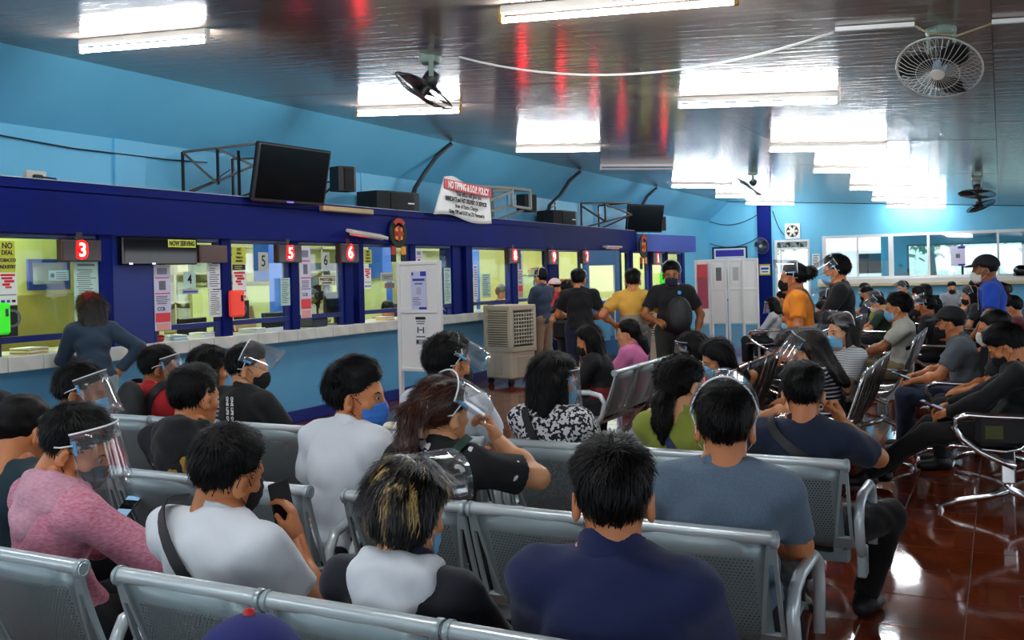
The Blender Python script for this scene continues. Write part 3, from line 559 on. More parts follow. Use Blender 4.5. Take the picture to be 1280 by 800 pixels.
notice(6.84, 7.01, 1.48, 1.72, 'upper white on window four', paper, 9); notice(6.85, 7.02, 1.21, 1.47, 'lower white on window four', paper, 11)
no_deal(7.18, 7.37, 1.72, 1.89, 'on window five'); poster('tobacco_footer', 7.18, 7.36, 1.66, 1.715, 'black strip with yellow print under the window five poster', pblack, lines(.1, .9, .15, .85, 2, yel)); red_arrow(7.18, 7.37, 1.36, 1.65, 'on window five')
poster('clock_poster', 7.18, 7.40, 1.17, 1.355, 'black round clock poster at the foot of window five', pblack, [], txt=[('O', .55, .5, .17, gink, 1)])
notice(7.88, 8.03, 1.28, 1.57, 'beside post on window five', pgreen, 12)
no_deal(9.38, 9.53, 1.72, 1.89, 'left of the round straw ornament'); red_arrow(9.37, 9.51, 1.42, 1.67, 'above the black monitor'); notice(11.2, 11.38, 1.17, 1.66, 'behind the tall white board', pgreen, 16)
poster('window_sign', 9.71, 9.99, 1.50, 1.61, 'framed grey lettered sign left of the tall board', mat('sign ivory', 'DAD8BE', .7), [(.06, .1, .94, .9, mat('sign inner', '9AA294', .7))] + lines(.15, .85, .3, .7, 2, ink)); poster('window_sign', 9.79, 10.0, 1.42, 1.48, 'small dark sign under the framed grey sign', gink, lines(.1, .9, .2, .8, 1, pred))
notice(12.02, 12.14, 1.2, 1.7, 'narrow lilac beside the cooler', MT['lilac paper'], 12); notice(12.26, 12.53, 1.22, 1.57, 'pale on glass behind the cooler', pgreen, 10)
# inside the first booth
t = thing('wall_frame', 'blue framed mirror with a mask notice on the yellow booth wall', 'frame', (-7.995, 6.065, 1.655))
MB().box((0, -.225, -.145), (.03, .225, .145), 0, .005).build('frame', mat('booth frame blue', '24408C', .4), t); MB().box((.03, -.18, -.09), (.034, .14, .11)).build('mirror', mat('dull mirror', '9AA49A', .15, .6), t); MB().box((.036, -.02, -.06), (.038, .2, .04)).build('mask_notice', mat('notice blue white', 'BFE0EE', .7), t)
for k in range(4): MB().box((.0382, .06, -.045 + k * .02), (.039, .17, -.037 + k * .02)).build('print', gink, t)
MB().cyl((.0382, .02, -.01), (.039, .02, -.01), .022, 12).build('print', ink, t)
# parol style woven ornaments
def ornament(c, label, s=1):
    t = thing('woven_ornament', label, 'ornament', c); wb = mat('dark woven band', '1A2418', .8); wr = mat('ornament red', 'B83020', .7); wo = mat('ornament amber', 'E89A2C', .6)
    def ring(r0, r1, m, nm, a0=0, a1=2 * PI, e=0):
        v = []; n = 24
        for k in range(n + 1):
            a = a0 + (a1 - a0) * k / n
            for r_ in (r0, r1): v.append((e + .012, r_ * s * math.cos(a), r_ * s * math.sin(a))); v.append((e - .012, r_ * s * math.cos(a), r_ * s * math.sin(a)))
        f = []
        for k in range(n):
            b = 4 * k; f += [(b, b + 4, b + 6, b + 2), (b + 1, b + 3, b + 7, b + 5), (b, b + 1, b + 5, b + 4), (b + 2, b + 6, b + 7, b + 3)]
        MB().add(v, f).build(nm, m, t)
    ring(.12, .185, wb, 'woven_ring'); ring(.125, .18, wr, 'petal_band', PI * .25, PI * .75, .014)
    for k in range(8): a = 2 * PI * k / 8; MB().cyl((.0, .065 * s * math.cos(a), -.01 + .065 * s * math.sin(a)), (.02, .065 * s * math.cos(a), -.01 + .065 * s * math.sin(a)), .034 * s, 10).build('petal', wo if k % 2 else wr, t)
    MB().cyl((0, 0, -.01), (.03, 0, -.01), .04 * s, 12).build('flower_centre', wr, t)
    for yy in (-.11, .11):
        MB().box((-.01, yy * s - .045 * s, -.27 * s), (.01, yy * s + .045 * s, -.17 * s)).build('tassel_top', wo if yy > 0 else wr, t); MB().box((-.01, yy * s - .045 * s, -.36 * s), (.01, yy * s + .045 * s, -.27 * s)).build('tassel_fringe', wb, t)
    MB().cyl((0, 0, .18 * s), (0, 0, .4 * s), .003, 5).build('string', black, t)
ornament((-6.67, 9.99, 2.10), 'round woven ornament with orange flower hung near the tall white board'); ornament((-6.60, 18.95, 2.06), 'round woven ornament hung on the corner of the angled fascia', 1.3)
# blue framed glass doors in the front (one ajar)
db = mat('door blue enamel', '3E7EB4', .4)
for n, (x, y, rz, lab) in enumerate([(-6.72, 16.02, R(-24), 2), (-6.74, 17.88, R(150), 3)], 2):
    d = struct(link('door_%d' % n, None, None, (x, y, 0))); d.rotation_euler = (0, 0, rz)
    for a, b in [((-.02, 0, 0), (.02, .12, 1.95)), ((-.02, .78, 0), (.02, .9, 1.95)), ((-.02, .12, 1.68), (.02, .78, 1.95)), ((-.02, .12, 0), (.02, .78, .3)), ((-.02, .12, .92), (.02, .78, 1.02))]: MB().box(a, b, 0, .004).build('door_frame', db, d)
    for z0, z1 in ((.3, .92), (1.02, 1.68)):
        MB().box((-.003, .12, z0), (.003, .78, z1)).build('pane', glass, d)
        for a, b in [((-.012, .12, z0), (.012, .135, z1)), ((-.012, .765, z0), (.012, .78, z1))]: MB().box(a, b).build('glazing_bead', alu, d)
    MB().box((.02, .8, .95), (.06, .83, 1.12), 0, .006).build('handle', steel, d)
t = thing('notice_box', 'white paper taped to the blue door', 'notice', (-6.4, 16.6, .98)); MB().box((-.002, -.1, -.14), (.002, .1, .14)).build('sheet', paper, t); MB().box((.002, -.07, -.1), (.003, .07, .1)).build('print', gink, t)

# ------------------------------------------------------------------ things on the counter
t = thing('monitor', 'black monitor turned to the office on the white counter', 'monitor', (-6.95, 9.13, 1.017), R(6))
MB().box((-.02, -.32, .09), (.025, .32, .38), 0, .012).build('casing', black, t); MB().box((-.06, -.03, .01), (-.02, .03, .25), 0, .005).build('neck', black, t); MB().box((-.13, -.12, 0), (.08, .12, .014), 0, .005).build('foot', black, t)
t = thing('card_terminal', 'dark grey box device beside the black monitor', 'device', (-6.92, 8.62, 1.017)); MB().box((-.1, -.14, 0), (.1, .14, .1), 0, .015).build('body', mat('slate plastic', '343A42', .5), t); MB().box((-.07, -.1, .1), (.05, .1, .106)).build('lid', black, t)
t = thing('folder_stand', 'tan folder standing behind the glass of window five', 'folder', (-7.15, 7.75, 1.026)); MB().obox((0, 0, .13), (.012, .16, .13), Matrix.Rotation(R(-14), 3, 'Y')).build('cover', mat('tan card', 'D8B27C', .7), t); MB().obox((-.02, 0, .125), (.006, .165, .135), Matrix.Rotation(R(-14), 3, 'Y')).build('back_board', black, t)
for k, (y, w_, m, lab) in enumerate([(6.55, .16, mat('magazine blue', '9CC8E0', .6), 'pale blue leaflets lying on the counter under window four'), (6.9, .14, paper, 'white forms lying on the counter near post of window five'), (7.6, .2, mat('tray clear', 'C8D8D8', .3), 'clear plastic tray with forms on the counter under window five'), (5.05, .2, mat('tan tray', 'CDB04A', .6), 'yellow tray on the counter at the first booth'), (10.0, .14, mat('amber box', 'D8A030', .6), 'small amber box on the counter left of the tall board')]):
    t = thing('counter_papers', lab, 'papers', (-6.9, y, 1.017), R(random.uniform(-20, 20)))
    for j in range(4): MB().box((-.1, -w_ / 2, j * .012), (.1, w_ / 2, j * .012 + .01), 0, .002).build('sheet', m if j % 2 == 0 else paper, t).rotation_euler = (0, 0, R(random.uniform(-9, 9)))
t = thing('red_pouch', 'small red pouch on the counter under window four', 'pouch', (-6.86, 6.30, 1.017)); MB().box((-.05, -.07, 0), (.05, .07, .06), 0, .02).build('body', red, t); MB().box((-.052, -.06, .045), (.052, .06, .05)).build('zip', black, t)
t = thing('pen_holder', 'black pen holder behind glass of window four', 'holder', (-7.1, 6.5, 1.017)); MB().lathe([(0, 0), (.045, 0), (.045, .11), (.04, .11), (.04, .01), (0, .01)], 14).build('cup', black, t, 40)
for k in range(5): MB().cyl((.01 * k - .02, 0, .02), (.03 * k - .06, .02 * k - .04, .2), .004, 6).build('pen', [ink, pblue, pred, steel, ink][k], t)
t = thing('desk_wire', 'loop of white cable on the counter right of the tall board', 'cable', (-6.9, 11.25, 1.017)); MB().tube([(0, -.25, .01), (.02, -.12, .1), (0, 0, .14), (0, .12, .1), (.02, .28, .01)], .008, 6).build('loop', white, t, True); MB().box((-.04, .26, 0), (.04, .36, .04), 0, .008).build('plug', black, t)
# standing fans and desks in the office
for k, (x, y) in enumerate(((-8.2, 10.3), (-8.3, 13.15))):
    t = thing('standing_fan', 'black standing fan inside the office ' + ('left' if k == 0 else 'right') + ' of the tall white board', 'fan', (x, y, 0)); MB().lathe([(0, 0), (.2, 0), (.2, .02), (.03, .05), (0, .05)], 20).build('base', black, t); MB().cyl((0, 0, .03), (0, 0, 1.25), .015, 8).build('pole', black, t)
    M = Matrix.Translation((.08, 0, 1.33)) @ Vector((1, -.3, .05)).to_track_quat('Z', 'Y').to_matrix().to_4x4(); c = MB()
    for j in range(30): a = 2 * PI * j / 30; c.tube([M @ Vector((q * math.cos(a), q * math.sin(a), zz)) for q, zz in ((.03, .06), (.13, .05), (.2, 0), (.13, -.05))], .0022, 3, cap=False)
    c.build('cage', black, t); MB().lathe([(0, -.1), (.06, -.09), (.06, 0), (0, 0)], 14, M).build('motor', black, t)
    for j in range(3): a = 2 * PI * j / 3; MB().add([M @ Vector((.03 * math.cos(a), .03 * math.sin(a), 0)), M @ Vector((.17 * math.cos(a - .4), .17 * math.sin(a - .4), .015)), M @ Vector((.18 * math.cos(a + .3), .18 * math.sin(a + .3), -.015))], [(0, 1, 2)]).build('blade', black, t)
for k, y in enumerate((7.0, 8.2, 9.6, 12.4, 13.9)):
    t = thing('office_desk', 'grey office desk with a monitor behind the counter glass', 'desk', (-8.35, y, 0), group='office desks'); MB().box((-.35, -.45, .7), (.35, .45, .74), 0, .006).build('top', mat('desk grey green', '8A9080', .6), t)
    for a in (-.32, .28):
        for b in (-.42, .38): MB().box((a, b, 0), (a + .04, b + .04, .7)).build('leg', steel, t)
    MB().box((-.02, -.22, .84), (.02, .22, 1.14), 0, .01).build('screen', black, t); MB().box((-.06, -.04, .74), (.0, .04, .86)).build('screen_stand', black, t)
    MB().box((.1, .2, .74), (.3, .42, .74 + random.uniform(.05, .25))).build('paper_pile', paper, t)
# ------------------------------------------------------------------ back wall fittings
Yb = 26.495
t = thing('exhaust_fan', 'white square exhaust fan in the back wall above the door', 'fan', (-4.99, Yb, 2.53)); MB().box((-.2, -.04, -.21), (.2, 0, .21), 0, .008).build('frame', white_s, t); MB().cyl((0, -.045, 0), (0, -.02, 0), .16, 24).build('opening', black, t)
for k in range(6): a = k * PI / 3; MB().obox((.085 * math.cos(a), -.055, .085 * math.sin(a)), (.055, .004, .03), Matrix.Rotation(-a, 3, 'Y') @ Matrix.Rotation(.4, 3, 'X')).build('blade', mat('cream blade', 'E4E0CC', .4), t)
MB().cyl((0, -.075, 0), (0, -.05, 0), .045, 14).build('hub', white, t)
poster('info_board', -7.2, -6.22, .68, 2.17, 'large dark framed information board with violet heading on the back wall', black, [(.05, .03, .95, .97, mat('board paper', 'DDE4EE', .7)), (.1, .82, .9, .94, mat('board violet', '3C2FA0', .6)), (.5, .05, .9, .16, pblue), (.15, .6, .3, .75, pblack), (.6, .62, .8, .75, pblack)] + lines(.12, .85, .2, .58, 12, gink), Yb - .012, FY)
poster('column_sign', -5.87, -5.58, 1.36, 1.66, 'small yellow bordered white sign on the navy column', mat('sign mustard', 'C8B43C', .6), [(.08, .15, .92, .85, paper), (.15, .5, .85, .7, pblue), (.2, .25, .8, .38, gink)], Yb - .15, FY)
poster('wall_notice', -4.5, -4.3, 1.5, 1.9, 'small black and white notice between door and long window', paper, lines(.1, .9, .1, .95, 8, ink), Yb - .012, FY)
poster('glass_notice', -1.13, -.80, 1.49, 1.98, 'lilac paper notice on the long back window', MT['lilac paper'], [(.5, .88, 1, 1, pblue), (.5, 0, 1, .1, pblue), (.35, .4, .65, .62, gink)], Yb - .045, FY)
t = thing('motorcycle_helmet', 'black glossy motorcycle helmet on the back window sill', 'helmet', (.42, 26.25, 1.22), R(100))
MB().lathe([(.0, .26), (.06, .25), (.1, .22), (.125, .17), (.13, .12), (.125, .06), (.115, 0), (0, 0)], 20, Matrix.Diagonal((1.05, 1.2, 1, 1))).build('shell', gblack, t, True); MB().lathe([(.1, .2), (.131, .15), (.132, .1), (.12, .08)], 20, Matrix.Diagonal((1.05, 1.2, 1, 1)) @ Matrix.Translation((0, .012, 0))).build('visor', mat('smoke visor', '30343A', .05), t, True); MB().obox((0, .135, .035), (.06, .03, .035)).build('chin_bar', gblack, t)
# ------------------------------------------------------------------ gang benches
perf = perforated('perforated silver steel', '93A3A7', .36, .35, .0125, .0036, .178, .055, .36)
perf_s = perforated('perforated silver seat', '93A3A7', .36, .35, .0125, .0036, .178, .05, .36)
silver = mat('silver painted tube', 'D2DEE2', .26, .3); silver_d = mat('silver painted plate', 'AAB9BE', .34, .3)
def sheet(prof, wd, name, m, parent, th=.004, bow=0.):
    """a bent sheet: profile in (y, z), width along x; UV in metres"""
    P = [Vector((0, a, b)) for a, b in prof]; ln = [0]
    for i in range(1, len(P)): ln.append(ln[-1] + (P[i] - P[i - 1]).length)
    nx = 6; v = []; f = []; uv = []
    for i, p in enumerate(P):
        for j in range(nx + 1):
            x = wd * (j / nx - .5); e = bow * (1 - (2 * j / nx - 1) ** 2); v.append((x, p.y - e, p.z)); uv.append((x, ln[i]))
    for i in range(len(P) - 1):
        for j in range(nx): a = i * (nx + 1) + j; f.append((a, a + 1, a + nx + 2, a + nx + 1))
    me = bpy.data.meshes.new(name); me.from_pydata(v, [], f); me.materials.append(m)
    ul = me.uv_layers.new(name='uv'); li = np.zeros(len(me.loops), int); me.loops.foreach_get('vertex_index', li)
    ul.data.foreach_set('uv', np.array(uv)[li].ravel()); me.polygons.foreach_set('use_smooth', [True] * len(f)); me.update()
    o = link(name, me, parent); md = o.modifiers.new('thickness', 'SOLIDIFY'); md.thickness = th; return o
BK = [(.0, .765), (.018, .70), (.045, .62), (.075, .54), (.105, .465), (.14, .42)]
ST = [(.14, .42), (.19, .40), (.27, .392), (.37, .398), (.47, .412), (.55, .42), (.585, .405), (.59, .38)]
PIT = .512
def plate_ring(x0, x1, X0, X1, sx, name, parent):
    """side plate lying in the plane of the backrest with a long tapering slot"""
    def pt(u, i):
        y, z = BK[i]; return (sx * u, y - .006, z)
    n = len(BK); outer_in = [x0 - (x0 - X0) * i / (n - 1) for i in range(n)]
    mb = MB(); e = .012
    for i in range(n - 1):
        a0, a1 = outer_in[i], outer_in[i + 1]
        if i < 1 or i >= n - 2: mb.add([pt(a0, i), pt(x1, i), pt(x1, i + 1), pt(a1, i + 1)], [(0, 1, 2, 3)])
        else:
            mb.add([pt(a0, i), pt(a0 + e, i), pt(a1 + e, i + 1), pt(a1, i + 1)], [(0, 1, 2, 3)]); mb.add([pt(x1 - e, i), pt(x1, i), pt(x1, i + 1), pt(x1 - e, i + 1)], [(0, 1, 2, 3)])
    o = mb.build(name, silver_d, parent); md = o.modifiers.new('thickness', 'SOLIDIFY'); md.thickness = .014; md.offset = 0; return o
def arm_loop(t, x, r=.02):
    pts = [(x, .50, .34), (x, .53, .50), (x, .50, .58), (x, .43, .615), (x, .2, .62), (x, .11, .60), (x, .075, .54), (x, .10, .44), (x, .16, .36)]
    MB().tube(pts, r, 10).build('armrest', silver, t, True)
    MB().box((x - .018, .12, .30), (x + .018, .2, .42), 0, .006).build('arm_bracket', silver_d, t)
def bench_silver(n=3):
    t = thing('silver_bench', 'bench', 'bench')
    for k in range(n):
        c = (k - (n - 1) / 2) * PIT
        s = sheet(BK, .43, 'backrest', perf, t, .004, .02); s.location.x = c
        s = sheet(ST, .45, 'seat', perf_s, t, .004); s.location.x = c
        rl = MB().tube([(-.238, 0, .775), (.238, 0, .775)], .021, 14).build('top_rail', silver, t, 40); rl.location.x = c
        for sx in (-1, 1):
            cp = MB().lathe([(0, .012), (.024, .012), (.027, .008), (.027, -.004), (.0, -.004)], 18, Matrix.Translation((sx * .24, 0, .772)) @ Vector((sx, 0, 0)).to_track_quat('Z', 'Y').to_matrix().to_4x4()).build('rail_cap', silver_d, t, 40); cp.location.x = c
            cr = MB().tube([Vector((sx * .2525, .017 * math.cos(a * PI / 8), .772 + .017 * math.sin(a * PI / 8))) for a in range(16)], .0018, 5, close=True).build('cap_ring', silver, cp)
            o = plate_ring(.222, .248, .165, .248, sx, 'side_plate', t); o.location.x = c
    L = n * PIT
    MB().box((-L / 2 + .05, .27, .31), (L / 2 - .05, .35, .37), 0, .006).build('beam', silver_d, t)
    for x in (-L / 2 + .28, L / 2 - .28):
        MB().tube([(x, .31, .31), (x, .31, .2), (x, .1, .05), (x, .02, .025)], .022, 8).build('leg', silver, t, True); MB().tube([(x, .31, .2), (x, .48, .07), (x, .58, .025)], .022, 8).build('leg', silver, t, True)
        for y in (.02, .58): MB().lathe([(0, .0), (.03, 0), (.03, .012), (.018, .03), (0, .03)], 12, Matrix.Translation((x, y, 0))).build('foot', black, t)
    for k in range(n):
        for sx in (-1, 1): MB().box(((k - (n - 1) / 2) * PIT + sx * .17 - .015, .2, .365), ((k - (n - 1) / 2) * PIT + sx * .17 + .015, .46, .395)).build('seat_bracket', silver_d, t)
    for x in (-L / 2 - .018, L / 2 + .018): arm_loop(t, x)
    return t
b0 = bench_silver()
SB = [(-1.36, 1.80, 0, 'silver perforated bench behind the navy polo man and streaked hair person'), (-3.02, 1.80, 0, 'silver perforated bench behind the pink hooded sweater'), (-1.35, 2.78, 0, 'silver perforated bench carrying the grey tee man with face shield'), (-3.03, 2.78, 0, 'silver perforated bench carrying the dark printed hoodie'), (-4.68, 2.78, 0, 'silver perforated bench end beside the red shirt and mask'),
      (-1.31, 3.92, 0, 'silver perforated bench carrying the green top woman'), (-2.93, 3.92, 0, 'silver perforated bench in front of the white tee man with blue mask'), (-4.58, 3.92, 0, 'silver perforated bench carrying the red shirt with backpack'), (-2.66, 7.66, PI / 2, 'silver perforated bench turned to the counter with woman in pink'), (-1.36, .82, 0, 'silver perforated bench with the navy cap wearer, behind camera row'), (-3.02, .82, 0, 'silver perforated bench in the row behind the pink hooded sweater')]
for k, (x, y, rz, lab) in enumerate(SB):
    if k == 0: b0.location = (x, y, 0); b0['label'] = lab
    else: copy_tree(b0, None, (x, y, 0), rz, lab)
# black mesh benches with chrome side frames (facing the counter)
perf_b = perforated('perforated black steel', '1C1B1A', .4, .5, .016, .0042, .2, .04, .95)
BP = [(-.07, .885), (-.045, .80), (-.005, .68), (.045, .55), (.09, .46), (.14, .41), (.22, .392), (.34, .398), (.46, .412), (.53, .41), (.555, .39)]
def bench_black(n=3):
    t = thing('black_bench', 'bench', 'bench'); p = .56; L = n * p
    for k in range(n):
        c = (k - (n - 1) / 2) * p
        s = sheet(BP, .52, 'seat_shell', perf_b, t, .006); s.location.x = c
        for sx in (-1, 1): MB().tube([(sx * .265, a, b) for a, b in BP], .009, 8).build('edge_tube', chrome, t, True).location.x = c
        for sx in (-.09, .09): MB().tube([(sx, a - .006, b) for a, b in BP[:6]], .0025, 5).build('weld_line', chrome, t).location.x = c
        MB().tube([(-.265, BP[0][0], BP[0][1]), (.265, BP[0][0], BP[0][1])], .009, 8).build('top_tube', chrome, t).location.x = c
    for x in (-L / 2 - .005, L / 2 + .005):
        loop = [(x, -.01, .60), (x, .1, .605), (x, .3, .605), (x, .42, .61), (x, .49, .585), (x, .505, .53), (x, .46, .46), (x, .36, .385), (x, .24, .33), (x, .17, .30)]
        MB().tube(loop, [.014, .017, .02, .022, .022, .022, .022, .02, .02, .02], 10).build('armrest', chrome, t, True)
    MB().box((-L / 2, .17, .29), (L / 2, .25, .345), 0, .006).build('beam', steel, t)
    for x in (-L / 2 + .02, L / 2 - .02):
        MB().box((x - .03, .17, .2), (x + .03, .25, .33), 0, .008).build('leg_block', chrome, t)
        MB().tube([(x, .21, .22), (x, .21, .16), (x, .1, .11), (x, -.1, .06), (x, -.2, .02)], [.03, .028, .024, .02, .017], 10).build('leg', chrome, t, True); MB().tube([(x, .21, .16), (x, .32, .11), (x, .5, .065), (x, .6, .02)], [.028, .024, .02, .017], 10).build('leg', chrome, t, True)
        for y in (-.2, .6): MB().lathe([(0, 0), (.024, 0), (.024, .03), (0, .035)], 12, Matrix.Translation((x, y, 0))).build('foot', chrome, t)
    return t
bb = bench_black()
BB = [(-1.66, 7.0, PI / 2, 'black chrome framed bench holding the woman leaning on her arm'), (-.84, 7.02, PI / 2, 'black chrome framed bench behind the woman in the striped top'), (.22, 7.42, PI / 2, 'black chrome framed bench with the man asleep in black'), (.66, 4.1, PI / 2, 'black chrome framed bench whose foot peeks in beside the open floor'), (-1.72, 10.3, PI / 2, 'black chrome framed bench beyond the orange tee'), (-.78, 10.1, PI / 2, 'black chrome framed bench with white tee man and cross strap'), (-.05, 9.14, PI / 2, 'black chrome framed bench carrying the slate polo and cap'),
      (-1.75, 13.3, PI / 2, 'black chrome framed bench carrying the slate clad man before the boards'), (-.47, 12.9, PI / 2, 'black chrome framed bench carrying the slouched person in black'), (.35, 12.4, PI / 2, 'black chrome framed bench carrying the maroon top behind blue tee'), (.3, 14.2, PI / 2, 'black chrome framed bench carrying the green clad person with shield'),
      (-1.40, 15.4, PI / 2, 'black chrome framed bench carrying the lime and green jackets'), (-.13, 16.1, PI / 2, 'black chrome framed bench beneath the paired dark fans'), (-.95, 17.4, PI / 2, 'black chrome framed bench carrying the maroon top in the far rows'), (-1.8, 17.2, PI / 2, 'black chrome framed bench carrying a dark haired man beneath the sill'), (.3, 18.2, PI / 2, 'black chrome framed bench carrying the dark blue top in far rows'),
      (-.2, 20.6, PI / 2, 'black chrome framed bench carrying the black cap with emblem'), (-1.4, 20.6, PI / 2, 'black chrome framed bench next to the back wall ledge'), (-2.15, 20.4, PI / 2, 'black chrome framed bench closest to the back wall door'), (-2.95, 15.5, PI / 2, 'black chrome framed bench carrying woman in white near the boards'), (-3.1, 17.3, PI / 2, 'black chrome framed bench close to the navy column'), (-.9, 22.3, PI, 'black chrome framed bench facing the camera below the long window')]
for k, (x, y, rz, lab) in enumerate(BB):
    if k == 0: bb.location = (x, y, 0); bb.rotation_euler = (0, 0, rz); bb['label'] = lab
    else: copy_tree(bb, None, (x, y, 0), rz, lab)

# ------------------------------------------------------------------ air coolers
def cooler(x, y, rz, label, h=1.12):
    cb = mat('beige cooler plastic', 'C3B9A2', .45); cd = mat('cooler dark core', '3A3A34', .7); cw = mat('cooler ivory louvre', 'DDD6C2', .4)
    t = thing('air_cooler', label, 'air cooler', (x, y, 0), rz); w_ = .27; z0, z1 = .09, h
    MB().box((-w_ + .02, -w_ + .02, z0), (w_ - .02, w_ - .02, .48), 0, .02).build('water_tank', cb, t); zz = .5
    MB().box((-w_ + .03, -w_ + .03, zz), (w_ - .03, w_ - .03, z1 - .02)).build('core', cd, t)
    for sx in (-1, 1):
        for sy in (-1, 1): MB().box((sx * w_, sy * w_, .47), (sx * (w_ - .07), sy * (w_ - .07), z1 - .03), 0, .012).build('corner_post', cb, t)
    MB().box((-w_, -w_, .46), (w_, w_, .54), 0, .012).build('lower_band', cb, t); MB().box((-w_, -w_, z1 - .08), (w_, w_, z1), 0, .015).build('lid', cb, t)
    n = 15
    for k in range(n):
        z = .56 + (z1 - .1 - .56) * k / (n - 1)
        MB().obox((0, -w_ + .012, z), (w_ - .07, .014, .004), Matrix.Rotation(R(35), 3, 'X')).build('side_louvre', cb, t)
    for k in range(9):
        z = .58 + (z1 - .12 - .58) * k / 8; MB().obox((w_ - .004, 0, z), (.014, w_ - .07, .004), Matrix.Rotation(R(-25), 3, 'Y')).build('front_louvre', cw, t)
    for k in range(8): yy = -w_ + .085 + k * (2 * w_ - .17) / 7; MB().box((w_ - .03, yy - .003, .56), (w_ - .012, yy + .003, z1 - .1)).build('front_vane', cw, t)
    MB().box((w_ - .021, -.12, .14), (w_ - .012, .12, .4), 0, .006).build('tank_panel', mat('beige shade panel', 'B8AE96', .5), t); MB().box((-.1, -w_ + .012, .14), (.1, -w_ + .021, .42), 0, .006).build('tank_panel', MT['beige shade panel'], t)
    for sx in (-1, 1):
        for sy in (-1, 1): MB().cyl((sx * .2 - .02, sy * .2, .045), (sx * .2 + .02, sy * .2, .045), .045, 14).build('caster', black, t)
    return t
cooler(-6.25, 12.15, R(-17), 'beige evaporative air cooler with grid grille standing against the counter'); cooler(-4.95, 14.6, R(-17), 'beige evaporative air cooler behind the man with backpack', 1.2)
# ------------------------------------------------------------------ white standing boards
def board(x, y, rz, label, w_=.49, h=1.70):
    t = thing('standing_board', label, 'board', (x, y, 0), rz); wp = mat('board white enamel', 'EDEFEC', .4)
    for sx in (-1, 1): MB().box((sx * w_ / 2, -.025, 0), (sx * (w_ / 2 - .035), .025, h), 0, .004).build('post', wp, t)
    for z in (.64, 1.2, h - .035): MB().box((-w_ / 2 + .035, -.024, z), (w_ / 2 - .035, .024, z + .035), 0, .004).build('cross_rail', wp, t)
    MB().box((-w_ / 2 + .035, -.004, .675), (w_ / 2 - .035, .008, h - .035)).build('panel', wp, t)
    for sx in (-1, 1): MB().box((sx * (w_ / 2 - .035), -.2, 0), (sx * w_ / 2, .2, .03), 0, .004).build('foot', wp, t)
    return t
t = board(-4.98, 7.8, 0, 'tall white standing board with a violet headed notice and a distancing sign')
poster('survey_notice', -5.065, -4.895, 1.22, 1.60, 'violet cornered white notice on the upper panel of the tall board', mat('notice lilac', 'CFD2F2', .7), [(.62, .88, 1, 1, pblue), (.0, .0, 1, .03, pblue), (.5, .03, 1, .1, pblue), (.05, .9, .16, .98, pblue), (.35, .42, .65, .6, mat('pale square', 'B4B8D4', .8))] + [(.1, .76, .9, .82, pblue), (.25, .67, .75, .71, gink)] + lines(.08, .7, .14, .36, 5, gink), 7.79, FY)
poster('distancing_notice', -5.03, -4.905, .90, 1.17, 'black and white distancing notice on the lower panel of the tall board', paper, [(.05, .88, .95, .98, ink), (.1, .8, .9, .84, gink), (.15, .72, .85, .76, gink), (.2, .4, .3, .62, ink), (.7, .4, .8, .62, ink), (.33, .5, .67, .54, ink), (.1, .25, .9, .3, gink), (.05, .0, .95, .18, mat('notice grey blue', '9AA6B4', .8)), (.12, .03, .3, .15, ink)], 7.79, FY)
for k, (x, y, a, lab) in enumerate([(-4.50, 15.9, 12, 'white standing board with a red and violet poster by the back boards'), (-4.21, 15.85, 14, 'white standing board with a small black print, second by the poster board'), (-3.95, 15.95, 12, 'white standing board with faint list, between two other boards'), (-3.66, 15.75, 14, 'white standing board with blank panel next to the gap')]):
    b = board(x, y, R(a), lab, .26, 1.72)
    if k < 3:
        m = [mat('poster rose violet', 'B04A62', .7), gink, mat('faint grey', 'B8BEC0', .8)][k]; q = MB().box((-.085, -.028, .9 if k == 0 else 1.3), (.085, -.026, 1.64)).build('poster_sheet', paper if k else m, b)
        if k: MB().box((-.045, -.030, 1.36), (.045, -.029, 1.58)).build('print', m, q)
        else: MB().box((-.085, -.031, 1.42), (.085, -.029, 1.64)).build('print', mat('poster coral', 'D8505A', .7), q)
# ------------------------------------------------------------------ white plastic chair beside the board
t = thing('plastic_chair', 'white plastic armless chair standing behind the tall board', 'chair', (-5.25, 8.65, 0), R(20)); wpl = mat('cream plastic', 'DCD9CC', .35)
MB().box((-.21, -.21, .41), (.21, .21, .44), 0, .014).build('seat', wpl, t)
for sx in (-1, 1):
    MB().tube([(sx * .2, -.2, .42), (sx * .22, -.22, 0)], [.022, .018], 8).build('leg', wpl, t); MB().tube([(sx * .19, .19, .42), (sx * .22, .26, 0)], [.022, .018], 8).build('leg', wpl, t); MB().tube([(sx * .19, .19, .42), (sx * .18, .25, .82)], [.022, .018], 8).build('back_post', wpl, t)
MB().box((-.19, .225, .74), (.19, .26, .84), 0, .012).build('back_top', wpl, t)
for x in (-.1, 0, .1): MB().bar((x, .2, .43), (x, .245, .76), .04, .012).build('back_slat', wpl, t)
t = thing('plastic_stool', 'white plastic step stool lying near the chair legs', 'stool', (-4.95, 7.35, 0)); MB().box((-.2, -.14, .17), (.2, .14, .2), 0, .01).build('top', wpl, t)
for sx in (-1, 1):
    for sy in (-1, 1): MB().box((sx * .19, sy * .13, 0), (sx * .16, sy * .1, .17)).build('leg', wpl, t)
t = thing('water_bottle', 'clear plastic bottle with blue label lying on the floor', 'bottle', (-1.15, 8.35, .034), R(-12))
